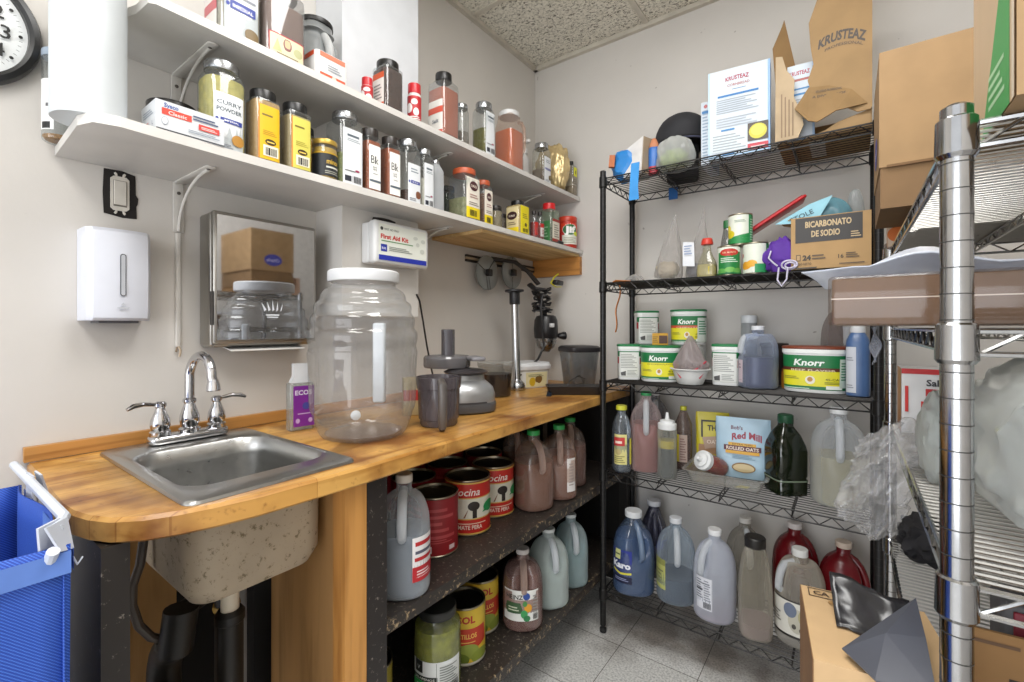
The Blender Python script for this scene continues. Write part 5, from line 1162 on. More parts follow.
pouch('oats_bag', 'light blue bag of extra thin rolled oats with a maroon band, in the clear tray', 'bag', (1.112, 2.012, Z4 + .012), W, H, .060, FC(1.11, 2.02, -.05), '#a9c6d8',
    [('t', "Bob's", .020, -.02, .190, '#7a4a5a'), ('t', 'Red Mill', .036, .015, .158, '#9a3244', {'w': .105, 'bold': .03, 'arc': -4}), ('r', -.050, .128, .048, .139, '#d9a93c'), ('t', 'EXTRA THIN', .010, 0, .130, '#4a2a20', {'w': .07}),
     ('r', -.066, .108, .066, .128, '#5a2a34'), ('t', 'ROLLED OATS', .018, 0, .111, '#e8d8c8', {'w': .115, 'bold': .03}), ('r', -.060, .096, .060, .108, '#dba63a'), ('l', -.035, .078, .045, .094, 3, '#7f9fb4'), ('e', .005, .045, .042, .020, '#8a6a40'), ('e', .005, .044, .037, .016, '#d0bd92'), ('e', -.062, .046, .008, .005, '#2a4a8a')], g4)
pouch('snack_bag', 'yellow and tan bag leaning behind the rolled oats bag', 'bag', (.985, 2.075, Z4 + .012), .13, .235, .045, FC(.985, 2.075, .05), '#cdbf2e',
    [('r', -.055, .0, .055, .10, '#b08a6a'), ('r', -.045, .13, -.038, .20, '#3a3420'), ('r', -.045, .195, .05, .202, '#3a3420'), ('t', 'THIN', .03, .01, .16, '#3a3420', {'w': .06, 'bold': .03}), ('p', [(-.03, .08), (-.04, .13), (.04, .14), (.05, .10)], '#b59a86'), ('t', 'OATS', .022, .005, .105, '#e8d8c8', {'w': .055})], g4)
t = thing('plastic_tray', 'shallow clear plastic tray holding the oats bags and the red squeeze bottle', 'tray', (1.065, 1.965, Z4), .05)
m = M(); CLT = CLEAR('#e4e2dc', .22, .1)
m.loft([rr(-.120, .120, -.085, .10, .015, .0), rr(-.140, .140, -.105, .135, .02, .046), rr(-.150, .150, -.112, .142, .02, .048), rr(-.150, .150, -.112, .142, .02, .050), rr(-.137, .137, -.102, .13, .02, .048), rr(-.117, .117, -.082, .098, .015, .003)], CLT)
m.build('tray', t)
o = M().slab([(.04, -.08, .0), (.085, -.075, .003), (.09, -.06, .006), (.055, -.05, .002)], .001, P('#d6cc30', .5)).build('yellow_scrap', loc=(1.065, 1.965, Z4 + .005), smooth=0)
tag(o, 'small torn yellow scrap lying in the clear plastic tray', 'scrap')
t = thing('squeeze_bottle', 'red sauce squeeze bottle tipped over with its white nozzle cap facing out', 'squeeze bottle', (.998, 1.905, Z4 + .080), group=g4, rot=(-PI / 2 + 2.9 * 0 + PI / 2 * 2 - .35 - PI / 2 * 0, 0, 0))
t.rotation_euler = (1.15, 0, -.45)
M().lathe([(.033, -.10), (.036, -.096), (.037, -.01), (.033, .0)], CLEAR('#e8d8d0', .12), 2, 32).build('body', t)
M().lathe([(.032, -.095), (.034, -.09), (.034, -.012)], P('#b4261c', .35), 2, 32).build('sauce', t)
M().lathe([(.036, .0), (.038, .002), (.038, .020), (.028, .024), (.027, .030), (.012, .034), (.007, .050), (.003, .052)], P('#e0e2e2', .4), 2, 32).build('nozzle_cap', t)
t = thing('oil_bottle', 'dark green-black square oil bottle with a green cap, ribbed sides and waist band', 'bottle', (1.264, 1.962, Z4), FC(1.275, 1.962, .55), g4)
pp = [(.050, 0), (.056, .004), (.057, .05), (.054, .056), (.054, .066), (.057, .072), (.057, .160), (.053, .180), (.040, .215), (.024, .240), (.021, .246), (.021, .262)]
M().lathe(pp, P('#10180a', .10, spec=.8), 5, 44).build('body', t, smooth=40)
M().lathe([(.024, .256), (.026, .259), (.026, .284), (.022, .287)], P('#1c4a30', .4), 2, 28).build('cap', t)
m = M(); F = ROUND(pp, 5)
for a0 in (-.05, .055, -.155):
    m.add([F(a0, .075, .0012), F(a0 + .0035, .075, .0012), F(a0 + .0035, .155, .0012), F(a0, .155, .0012)], [(0, 1, 2, 3)], P('#2c3a24', .2))
pass
m = M(); m.lathe([(.0572, .052), (.0585, .055), (.0572, .058)], P('#6d7a68', .25), 5, 44, cap0=False, cap1=False); m.build('waist_band', t)
gjug('large clear gallon jug half full of pale yellow liquid on the second tier', 1.424, 1.950, Z4, .165, .332, MILKY('#eef2f6', .24, .25), (MILKY('#c4bb96', .9, .3), .50), ('#e0e2e4', .020), FC(1.418, 1.95, .25), group=g4, hdir=-.15)

# ------------------------------------------------------------------ black rack, middle tier
Z3 = 1.0655; g3 = 'soup base tubs on the middle tier of the black rack'
GRN = '#15703c'
def knorr(label, x, y, z, w, h, rz, spec, lid='#1a7a44', red=False, asp=1., n=3.2):
    t = thing('soup_base_tub', label, 'tub', (x, y, z), rz, g3)
    r = w / 2; pf = [(r * .90, 0), (r * .93, .004), (r * .965, h * .84), (r * .965, h * .85)]
    M().lathe(pf, P('#e2e4e4', .4, var=.02), n, 44, asp).build('tub', t)
    M().lathe([(r * .99, h * .845), (r, h * .85), (r, h * .93), (r * .985, h * .94)], P('#dfe2e0', .4, var=.02), n, 44, asp).build('rim', t)
    M().lathe([(r * 1.0, h * .941), (r * 1.01, h * .95), (r * 1.01, h * .985), (r * .97, h)], P(lid, .4), n, 44, asp).build('lid', t)
    m = M(); lw = r * 2 * .86 * 1.25 * asp; LAB(m, ROUND(pf, n, asp), lw, h * .74, h * .07, None, spec); m.build('label', t)
    return t
def kn(flav, sub='#7a5a2a', band=None):
    s = [('r', -.62, 0, .62, 1, GRN), ('r', -.62, .10, .62, .62, '#ddd62a'), ('t', 'Knorr', .26, -.06, .70, '#e8efe8', {'w': .42, 'shear': .2, 'bold': .03}), ('t', flav, .075, .0, .54, sub, {'w': .62}), ('e', -.04, .28, .07, .12, '#e4e0d0'), ('e', -.04, .30, .04, .07, '#b8863a'), ('t', '45-CAL', .09, .28, .28, '#5a5a2a', {'w': .22}), ('l', .16, .18, .44, .26, 2, '#7a7a2a'), ('l', -.44, .30, -.2, .40, 2, '#8a8a3a'), ('r', .18, .03, .40, .13, '#e0e4dc'), ('l', -.46, .02, -.05, .07, 1, '#c9dcc9')]
    if band: s.insert(2, ('r', -.62, .54, .62, .64, band)); 
    return s
def sidek(): return [('r', -.62, .80, .62, 1, GRN), ('r', -.62, 0, .62, .8, '#c9cbc6'), ('r', -.40, .04, .36, .96, '#d6d8d4'), ('l', -.36, .36, .30, .92, 9, '#8f938f'), ('r', -.62, .52, -.44, .78, '#a83038'), ('r', .40, .50, .62, .74, '#a83038'), ('p', [(-.34, .06), (-.36, .18), (-.16, .24), (-.16, .06)], '#4a4a4a'), ('l', -.1, .08, .3, .3, 4, '#9a9e9a')]
knorr('square soup base tub with small print, at the post end of the middle tier', .668, 1.938, Z3, .100, .152, FC(.668, 1.938, .1), sidek(), n=5)
knorr('bright yellow-labelled soup base tub with a green lid beside the white foam bowl', .798, 1.962, Z3, .165, .150, FC(.79, 1.962, .05), kn('CHICKEN FLAVOR', '#8a7a2a'))
knorr('square soup base tub stacked above the post-end one', .703, 2.060, Z3 + .1525, .100, .148, FC(.712, 2.04, .25), sidek(), n=5)
b = knorr('stacked round soup base tub with a red-orange stripe above its yellow label', .888, 2.068, Z3 + .1525, .150, .150, FC(.88, 2.052, .0), kn('CHIPOTLE', '#d8c8a0', '#c4482a') + [('r', .22, .0, .56, .93, '#c4ccc4'), ('l', .25, .3, .5, .86, 6, '#3a7a54')])
t = thing('soup_base_tub', 'plain soup base tub at the back, supporting the two stacked tubs', 'tub', (.890, 2.072, Z3), 0, g3)
M().lathe([(.06, 0), (.064, .004), (.066, .150), (.064, .1515)], P('#c9ccc9', .4), 3.2, 40).build('tub', t)
t = thing('soup_base_tub', 'plain soup base tub at the back corner behind the post-end tub', 'tub', (.695, 2.075, Z3), 0, g3)
M().lathe([(.045, 0), (.046, .004), (.047, .150), (.045, .1515)], P('#c2c6c2', .4), 5, 40).build('tub', t)
o = M().box(-.02, .02, -.032, .032, 0, .05, P('#c9961c', .5)); o.deco(PLANE((.0202, 0, 0), (0, 1, 0)), [('r', -.004, .006, .030, .04, '#4a2814'), ('l', -.03, .01, -.008, .04, 4, '#8a6a1c')])
tag(o.build('spice_packet', loc=(.795, 1.975, Z3 + .151), rz=FC(.79, 1.975), smooth=0), 'little yellow and brown packet sitting between the stacked soup tubs', 'packet')
t = thing('foam_bowl', 'white foam bowl holding a bunched clear bag with red stripes', 'bowl', (.940, 1.905, Z3))
M().lathe([(.045, 0), (.048, .002), (.060, .03), (.066, .052), (.076, .058), (.078, .061), (.076, .063), (.062, .056), (.044, .006), (.01, .005)], P('#d9dad8', .55), 2, 44).build('bowl', t)
def fold(label, name, cat, loc, pts_r, mat, seed, group=None, seg=40, ruff=.16, n=2, rot=None, stripes=None):
    """gathered plastic bag: pleated lathe"""
    def mod(th, z): return 1 + ruff * noise.noise(Vector((math.cos(th) * 2.2 + seed, math.sin(th) * 2.2, z * 9))) + ruff * .5 * math.sin(7 * th + z * 40 + seed)
    m = M(); m.lathe(smoothp(pts_r, 3), mat, n, seg, mod=mod); 
    if stripes: stripes(m)
    o = m.build(name, smooth=70, loc=loc, rot=rot); return tag(o, label, cat, group)
def rstr(m):
    for pts in (((-.045, .0, .02), (-.01, -.05, .03), (.04, -.045, .06), (.062, -.01, .085)), ((-.05, -.02, .085), (-.045, -.045, .05), (-.02, -.058, .02)), ((.045, -.04, .02), (.06, -.02, .05))):
        m.tube(pts, .0035, P('#b03a48', .5), 5)
fold('clear bag with red stripes bunched up in the white foam bowl', 'produce_bag', 'bag', (.940, 1.905, Z3 + .007), [(.035, 0), (.052, .035), (.066, .07), (.055, .09), (.036, .13), (.018, .165), (.006, .185)], MILKY('#cfc4c4', .42, .2), 4, stripes=rstr)
knorr('square soup base tub with small print, between the foam bowl and the blue-tinted jug', 1.062, 1.975, Z3, .105, .160, FC(1.072, 1.975, -.15), sidek(), n=5)
t = gjug('half-gallon jug of dark purple-blue liquid with a white cap and open handle', 1.176, 1.945, Z3, .135, .232, MILKY('#d8e2f4', .20, .22), (P('#323450', .3), .50), ('#dfe2e8', .014), FC(1.168, 1.945, .1), hdir=-1.35, sh=.62, depth=.35,
     labs=[(-1.15, .03, .085, .02, '#c8b8c0', [('l', -.3, .1, .3, .9, 6, '#8a7080')])])
jar('white and clear bottle standing behind the purple-blue jug', 1.125, 2.075, Z3, .060, .275, ('#d4d8dc', .03), (P('#2a4038', .4), .5), None, n=2, neck=.9, body=MILKY('#c8ccd0', .7), name='plastic_bottle', cat='bottle')
t = thing('sauce_bowl', 'dark bowl with a brown rim behind the purple-blue jug', 'bowl', (1.215, 2.068, Z3), 0)
M().lathe([(.03, 0), (.035, .003), (.045, .15), (.050, .155), (.050, .163), (.045, .165)], P('#2b2420', .4), 2, 32).build('bowl', t)
jar('tiny amber bottle squeezed between the purple-blue jug and the brown-lidded tub', 1.262, 1.975, Z3, .026, .075, ('#6a3a1c', .01), None, None, n=2, neck=.8, body=P('#8a5a1c', .4), name='extract_bottle', cat='bottle')
knorr('widest soup base tub, with a brown lid and yellow, brown and green label', 1.355, 1.955, Z3, .140, .160, FC(1.362, 1.985, -.08), kn('BEEF FLAVOR', '#e8d8b8', '#5a2a1c') + [('r', .36, .08, .60, .90, '#bccabc'), ('l', .38, .3, .58, .84, 7, '#3a7a54')], lid='#7a3a22', asp=1.42)
t = thing('detergent_bottle', 'blue bottle with a white cap and a tall white label beside the brown-lidded tub', 'bottle', (1.477, 1.905, Z3), FC(1.477, 1.905, .0))
pp = [(.030, 0), (.0325, .003), (.033, .02), (.033, .17), (.031, .185), (.022, .205), (.016, .212), (.016, .218)]
M().lathe(pp, P('#46638f', .3), 3, 36).build('body', t)
M().lathe([(.020, .208), (.022, .212), (.018, .246), (.016, .248)], P('#dcdee0', .4), 2, 28).build('cap', t)
m = M(); LAB(m, ROUND(pp, 3, 1, -.55), .034, .15, .012, '#c6cad2', [('r', -.5, 0, -.42, 1, '#8a8f98'), ('l', -.3, .1, .3, .2, 2, '#8a8f98'), ('l', -.3, .7, .3, .8, 2, '#8a8f98')]); m.build('label', t)
t = gjug('tall clear jug of brown liquid at the back corner behind the blue bottle', 1.425, 2.085, Z3, .0, .0, None, None, ('#000000', .01), 0) if 0 else None
gjug('large clear gallon jug with brown liquid at the back, behind the blue bottle', 1.432, 2.098, Z3, .130, .335, MILKY('#c9c0be', .25, .2), (P('#5a3a34', .35), .42), ('#c4c4c4', .014), FC(1.468, 2.062, .3))

# ------------------------------------------------------------------ black rack, fourth tier
Z2 = 1.4825; g2 = 'green and yellow vegetable cans on the fourth tier'
CLB = MILKY('#e2e0de', .22, .12)
fold('tall pointed clear plastic bag with beige contents at the near end of the fourth tier', 'plastic_bag', 'bag', (.852, 1.900, Z2 + .009), [(.052, 0), (.056, .02), (.050, .07), (.036, .13), (.018, .20), (.006, .25), (.003, .262)], CLB, 2, 'pointed clear bags on the fourth tier', ruff=.10, rot=(0, .12, 0))
crumple('flour_bag', 'cream-coloured pouch of dry goods inside the tall pointed bag', 'bag', (.852, 1.900, Z2 + .012), .045, .035, .034, P('#b9ae98', .6), .12, 2, 3)
fold('tall pointed clear plastic bag with grey contents and a white tag, beside the red-capped cruet', 'plastic_bag', 'bag', (.958, 1.935, Z2 + .007), [(.040, 0), (.046, .02), (.040, .08), (.026, .15), (.012, .22), (.004, .27), (.002, .285)], CLB, 5, 'pointed clear bags on the fourth tier', ruff=.10, rot=(0, .10, 0))
crumple('rice_bag', 'grey pouch of dry goods inside the second pointed bag', 'bag', (.958, 1.935, Z2 + .009), .040, .03, .030, P('#8a8a90', .6), .12, 2, 9)
o = M().slab([(-.024, 0, 0), (.022, 0, -.004), (.016, .012, .092), (-.026, .012, .098)], .0015, P('#dcdfe4', .6)); o.deco(PLANE((0, -.002, .0), (1, 0, 0)), [('l', -.018, .045, .012, .085, 4, '#8a9ab8')])
tag(o.build('paper_tag', loc=(.945, 1.868, Z2 + .052), smooth=0), 'white printed paper tag on the second pointed plastic bag', 'tag')
fold('small crumpled clear bag at the post end of the fourth tier', 'plastic_bag', 'bag', (.700, 1.93, Z2), [(.035, 0), (.04, .012), (.028, .028), (.008, .04)], CLB, 7, ruff=.2)
t = thing('vinegar_cruet', 'small glass cruet of yellowish liquid with a red cap', 'bottle', (1.012, 1.872, Z2), 0, 'condiment bottles on the fourth tier')
pp = smoothp([(.030, 0), (.034, .003), (.034, .035), (.028, .065), (.014, .10), (.012, .125)], 2)
M().lathe(pp, CLEAR('#e4e2cc', .14), 6, 36).build('body', t); M().lathe([(a * .93, max(b, .004)) for a, b in pp if b < .058], P('#b0a468', .3), 6, 32).build('liquid', t)
M().lathe([(.012, .1255), (.022, .128), (.022, .134), (.018, .150), (.016, .152)], P('#c83a2c', .4), 2, 28).build('cap', t)
m = M(); m.box(.030, .0345, -.014, .014, .012, .040, P('#d8c83a', .5)); m.build('label', t, rz=FC(1.012, 1.872, .5), smooth=0)
jar('tall slim bottle with a dark green cap behind the cans', 1.062, 1.985, Z2, .055, .235, ('#2a6a3a', .03), (P('#7a7c74', .3), .4), None, n=2, neck=.5, sh=.4, body=CLEAR('#a9aca8', .2), name='sauce_bottle', cat='bottle', group='condiment bottles on the fourth tier')
def veg(col='#2c8a4a', corn=True):
    s = [('r', -.7, 0, .7, 1, '#dfe4d6'), ('r', -.7, 0, .7, .18, col), ('p', [(-.34, .18), (.34, .18), (.34, .38), (.0, .28)], col)]
    s += [('e', -.22, .34, .12, .14, '#d8c42c'), ('e', -.28, .52, .08, .16, '#e0cf3a'), ('r', .22, .0, .7, 1, '#2f8f58'), ('l', .26, .1, .5, .9, 9, '#a9d0b4'), ('l', -.1, .75, .15, .85, 2, '#9aa89a')]
    return s
def dmonte(): return [('r', -.7, 0, .7, 1, '#dfe4d6'), ('r', -.28, 0, .28, .82, '#1f7a3c'), ('e', 0, .80, .22, .14, '#b83228'), ('t', 'DEL MONTE', .08, 0, .77, '#e8c8a0', {'w': .3}), ('l', -.2, .44, .2, .64, 3, '#cfe0cf'), ('e', -.18, .12, .12, .1, '#5aa04a'), ('e', .02, .16, .12, .1, '#6fb054'), ('e', .2, .12, .12, .1, '#5aa04a'), ('r', -.7, 0, .7, .05, '#1f6a38')]
can('green and white vegetable can with a red oval badge, below the stacked can', 1.090, 1.872, Z2, .040, .112, FC(1.09, 1.872, .0), dmonte(), '#dfe4d6', g2)
can('green and white corn can stacked on top of the other vegetable cans', 1.125, 1.890, Z2 + .113, .040, .116, FC(1.125, 1.89, -.1), veg(), '#dfe4d6', g2, lid=STEEL('#b0aca0'))
can('white and green vegetable can with an orange picture, right of the badge can', 1.178, 1.878, Z2, .041, .116, FC(1.178, 1.878, -.25), [('r', -.7, 0, .7, 1, '#dce2d4'), ('r', -.7, 0, -.3, 1, '#2a7a44'), ('e', -.32, .62, .08, .1, '#b83a30'), ('e', -.16, .26, .14, .14, '#dc9a2c'), ('e', -.02, .32, .12, .12, '#e0a83a'), ('r', .05, 0, .7, .30, '#2f8f58'), ('r', .30, 0, .7, 1, '#2a7a50'), ('l', .33, .1, .5, .9, 8, '#a0c8ac')], '#dce2d4', g2, lid=STEEL('#b0aca0'))
t = thing('storage_tub', 'white round tub under the red lid, behind the purple cloth', 'tub', (1.245, 2.03, Z2), -PI / 2 + .2)
M().lathe([(.075, 0), (.078, .004), (.084, .105), (.088, .107), (.088, .125), (.08, .128)], P('#d2d3d4', .45), 2, 44).build('tub', t)
m = M(); LAB(m, ROUND([(.079, 0), (.084, .11)], 2, 1, .1), .06, .03, .06, None, [('l', -.4, .1, .4, .9, 4, '#8a94b0')]); m.build('print', t, smooth=0)
o = M(); o.rbox(-.120, .120, -.10, .10, -.010, .0, P('#c01a22', .3), .012, .003); o.rbox(-.112, .112, -.092, .092, .0002, .004, P('#a8161e', .3), .012, .001)
o = o.build('red_lid', loc=(1.215, 2.02, Z2 + .232), rot=(.12, -.55, .06)); tag(o, 'bright red rectangular container lid leaning on the white tub and carton', 'lid')
crumple('cloth_bag', 'bunched purple cloth bag with white cords, hanging over the shelf edge', 'bag', (1.262, 1.858, Z2), .052, .036, .062, P('#5a2f9a', .75), .22, 2.2, 11, pinch=.35)
m = M()
for c0, r0, ph in (((1.290, 1.815, Z2 + .022), .019, 0), ((1.292, 1.812, Z2 + .020), .012, 1)):
    m.tube([(c0[0] + r0 * 1.2 * math.cos(a), c0[1] + .003 * math.sin(2 * a + ph), c0[2] + r0 * .8 * math.sin(a)) for a in [2 * PI * k / 18 for k in range(18)]], .0032, P('#cfcbe0', .6), 6, closed=True)
m.tube([(1.235, 1.818, Z2 + .075), (1.228, 1.815, Z2 + .05), (1.240, 1.812, Z2 + .035), (1.255, 1.812, Z2 + .02)], .003, P('#cfcbe0', .6), 6)
m.tube([(1.262, 1.786, Z2 + .012), (1.258, 1.782, Z2 - .03), (1.270, 1.782, Z2 - .052), (1.285, 1.782, Z2 - .03), (1.288, 1.786, Z2 + .008)], .003, P('#cfcbe0', .6), 6)
tag(m.build('drawstring', smooth=60), 'loose white drawstring loops of the purple cloth bag', 'cord')
# bicarbonate carton
t = thing('baking_soda_carton', 'open tan carton printed BICARBONATO DE SODIO on a black panel', 'carton', (1.402, 1.905, Z2), 0)
KR = P('#b08f62', .75, var=.04); bx = .108
m = M(); hh = .178
m.box(-bx, bx, -.085, -.081, 0, hh, KR); m.box(-bx, bx, .081, .085, 0, hh, KR); m.box(-bx, -bx + .004, -.081, .081, 0, hh, KR); m.box(bx - .004, bx, -.081, .081, 0, hh, KR); m.box(-bx, bx, -.085, .085, .0, .004, KR)
m.build('carton', t, smooth=0)
m = M(); LAB(m, PLANE((0, -.0852, 0), (1, 0, 0)), 2 * bx, hh, 0, None, [('r', -.44, .52, .40, .985, '#33302e'), ('t', 'BICARBONATO', .155, -.02, .80, '#bfa880', {'w': .58, 'bold': .035}), ('t', 'DE SODIO', .155, -.05, .62, '#bfa880', {'w': .36, 'bold': .035}), ('l', .26, .56, .38, .68, 3, '#bfa880'), ('r', -.43, .18, -.37, .30, '#5a4a34'), ('r', -.42, .195, -.38, .285, '#b08f62'),
    ('t', '24', .13, -.29, .19, '#3a3228', {'bold': .04}), ('l', -.22, .20, -.05, .31, 2, '#5a4a38'), ('t', '16', .10, .14, .19, '#3a3228'), ('l', .20, .19, .36, .30, 3, '#5a4a38'), ('t', 'PESO NETO', .06, -.33, .10, '#4a3f30', {'w': .2}), ('l', -.43, .03, -.16, .09, 1, '#4a3f30'), ('l', .12, .08, .42, .12, 1, '#5a4a38')])
m.build('print', t, smooth=0)
M().slab([(-bx, -.083, hh), (-bx, .083, hh), (-bx - .035, .06, hh + .004), (-bx - .03, -.05, hh - .012)], .003, KR).build('flap', t, smooth=0)
fold('turquoise and clear food bag with dark lettering spilling out of the tan carton', 'food_bag', 'bag', (1.395, 1.915, Z2 + .006), [(.06, 0), (.068, .04), (.070, .16), (.064, .20), (.046, .228), (.02, .245)], MILKY('#7fb4c4', .7, .25), 3, ruff=.12, n=2.6)
m = M(); m.slab([(-.10, 0, 0), (.02, .0, -.01), (.065, 0, .075), (-.0, 0, .055)], .002, P('#8cc4d4', .3)); m.deco(PLANE((-.02, -.003, .03), (.93, 0, .36), (-.36, 0, .93)), [('t', 'STOLE', .022, -.005, -.018, '#33505c', {'w': .07})])
tag(m.build('bag_flap', loc=(1.345, 1.835, Z2 + .168), smooth=0), 'turquoise printed bag top folded over the edge of the tan carton', 'bag')
fold('upright clear plastic sleeve standing in the tan carton by the post', 'plastic_sleeve', 'bag', (1.470, 1.935, Z2 + .05), [(.025, 0), (.028, .1), (.024, .16), (.015, .212), (.006, .225)], MILKY('#c4c8c8', .5, .15), 8, ruff=.14)
crumple('herb_packet', 'small packet with green leaf print at the carton end by the rack post', 'packet', (1.490, 2.035, Z2 + .02), .014, .03, .10, P('#6f8a3a', .5), .25, 4, 2)
o = M().sheet(lambda u, v: (.660 + .006 * math.sin(9 * v) - .022 * v + .010 * u, 1.868 - .035 * u, Z2 - .012 - .20 * v * (1 - .0 * u)), 2, 12, P('#c9741c', .5)).build('orange_ribbon')
so = o.modifiers.new('s', 'SOLIDIFY'); so.thickness = .0015
tag(o, 'orange ribbon dangling from the post end of the fourth tier', 'ribbon')
o = M().slab([(.658, 1.79, Z2 + .0), (.70, 1.86, Z2 - .003), (.712, 1.85, Z2 + .006), (.672, 1.785, Z2 + .006)], .002, P('#c9741c', .5)).build('orange_strap', smooth=0)
tag(o, 'short orange strap wound round the shelf edge above the dangling ribbon', 'ribbon')

# ------------------------------------------------------------------ black rack, top tier
Z1 = 1.9255
t = crumple('blue_wrapper', 'crumpled bright blue wrapping bundle at the post end of the top tier', 'wrapper', (.672, 1.905, Z1), .060, .052, .070, P('#2f86d0', .35), .16, 1.6, 6, faceted=True, sub=3)
o = M().box(-.012, .012, -.01, .01, 0, .05, P('#b8683a', .6)).build('matchbox', loc=(.628, 1.845, Z1 + .055), rot=(0, .1, .4), smooth=0)
tag(o, 'tiny orange-brown box corner beside the crumpled blue wrapper', 'box')
t = thing('snack_carton', 'white and grey torn carton leaning between the blue wrapper and the clear bag', 'carton', (.735, 1.900, Z1 + .005), -.30)
m = M(); m.slab([(-.045, -.05, 0), (.045, -.05, 0), (.040, -.03, .155), (-.050, -.03, .125)], .004, P('#e6e4e2', .5)); m.slab([(.045, -.05, 0), (.055, .03, 0), (.050, .04, .150), (.040, -.03, .155)], .004, P('#9a8a74', .6)); m.slab([(-.045, -.05, 0), (-.045, .04, 0), (.055, .03, 0), (.045, -.05, 0)], .003, P('#c9c6c2', .6)); m.build('carton', t, smooth=0)
m = M(); m.deco(PLANE((0, -.046, 0.0), (1, 0, 0), (0, .13, .99)), [('r', -.006, .098, .030, .128, '#8a8a8c'), ('t', '65', .02, .012, .104, '#3a3a3a')]); m.build('print', t, smooth=0)
t = thing('tube_pack', 'slim blue tube-shaped pack with a red foot and orange top', 'pack', (.800, 1.885, Z1), FC(.8, 1.885))
m = M(); m.lathe([(.018, 0), (.022, .003), (.022, .03)], P('#b8283a', .4), 3, 28); m.lathe([(.022, .0302), (.022, .105), (.020, .11)], P('#2a6ab8', .4), 3, 28, cap0=False); m.build('pack', t)
M().lathe([(.020, .1102), (.018, .125), (.010, .145), (.006, .15)], P('#c4805a', .5), 3, 28).build('top', t)
fold('bulky clear produce bag of green leaves on the top tier below the cap', 'produce_bag', 'bag', (.890, 1.872, Z1), [(.05, 0), (.070, .02), (.074, .06), (.060, .10), (.035, .122), (.015, .130)], MILKY('#eceeec', .46, .10), 9, ruff=.16)
crumple('leafy_greens', 'bunch of pale green leaves inside the clear produce bag', 'vegetables', (.885, 1.872, Z1 + .002), .050, .042, .036, GRAIN('#8aa43a', '#4c6a1c', 60, .6, '#a9bc5a'), .35, 3.5, 4)
t = thing('baseball_cap', 'black and grey fabric cap perched on the clear produce bag', 'cap', (.874, 2.030, Z1 + .001), -1.3); t.scale = (1.08, 1.08, 1.1)
m = M(); m.lathe(smoothp([(.098, .13), (.100, .15), (.094, .19), (.076, .225), (.045, .248), (.008, .256)], 2), P('#2c2c30', .8, var=.12), 2, 40, 1.05, mod=lambda th, z: 1 + .03 * noise.noise(Vector((math.cos(th) * 2, math.sin(th) * 2, z * 14))), cap0=False); m.build('crown', t)
m = M(); m.sheet(lambda u, v: ((.092 + .058 * v * math.cos((u - .5) * 2.2)) * math.cos((u - .5) * 2.4), (.095 + .05 * v) * math.sin((u - .5) * 2.4), .134 - .018 * v), 14, 5, P('#4a4c62', .7)); b_ = m.build('brim', t); so = b_.modifiers.new('s', 'SOLIDIFY'); so.thickness = .004
m = M(); m.tube([(.10 * math.cos(a), .105 * math.sin(a), .136) for a in [2 * PI * k / 30 for k in range(30)]], .006, P('#161618', .8), 6, closed=True); m.build('band', t)
M().rbox(-.06, .045, -.06, .06, 0, .128, P('#2a2a2e', .8), .02, .01).build('stuffing', t)
MZ = 0
def mix(label, x, y, w, d, h, rz, spec, side='#b9cde0'):
    t = thing('mix_box', label, 'box', (x, y, Z1 + MZ), rz, 'baking mix boxes on the top tier')
    M().box(-w / 2, w / 2, -d / 2, d / 2, 0, h, P('#d9e2ea', .4, var=.02)).build('carton', t, smooth=0)
    m = M(); LAB(m, PLANE((0, -d / 2 - .0002, 0), (1, 0, 0)), w, h, 0, None, spec)
    if side: m.deco(PLANE((w / 2 + .0002, 0, 0), (0, 1, 0)), [('r', -d / 2, 0, d / 2, h, side)])
    m.build('print', t, smooth=0); return t
mix('very narrow white and blue box edge beside the cornbread mix', 1.000, 1.975, .034, .15, .250, 0, [('r', -.5, 0, .5, 1, '#c9d2dc'), ('l', -.35, .1, .35, .9, 16, '#8fa4b8'), ('r', -.4, .82, .4, .86, '#3a78b0'), ('e', 0, .93, .2, .03, '#b86a6a')])
mix('tall white and blue cornbread mix box with a yellow bread picture', 1.122, 1.885, .205, .07, .325, .10, [('r', -.5, 0, .5, 1, '#cdd8e2'), ('r', -.5, .0, .5, .03, '#a9c8e4'), ('r', .46, 0, .5, 1, '#8fb4dc'), ('r', -.5, .0, -.47, 1, '#b4cfe8'), ('t', 'KRUSTEAZ', .065, -.02, .865, '#a8324a', {'w': .38, 'arc': -1.5, 'bold': .03}), ('t', 'CORNBREAD', .042, 0, .795, '#a8605a', {'w': .36}), ('l', -.1, .755, .12, .77, 1, '#4a78a8'),
    ('r', -.34, .685, .32, .708, '#2f78b8'), ('l', -.36, .50, .32, .67, 7, '#a0aab4'), ('l', -.36, .34, .30, .46, 4, '#aab2bc'), ('r', -.28, .295, -.06, .315, '#3a82bc'), ('r', -.44, .06, .14, .29, '#cfd8de'), ('l', -.42, .08, .12, .27, 6, '#9aa4ac'), ('r', -.26, .02, -.06, .04, '#3a82bc'),
    ('r', .15, .13, .47, .33, '#4a4038'), ('e', .31, .23, .14, .085, '#cbc43c'), ('e', .31, .24, .11, .06, '#d8d25a'), ('r', .15, .035, .47, .10, '#c03a4a'), ('l', .2, .05, .42, .09, 1, '#e8c8c8')])
MZ = .0045
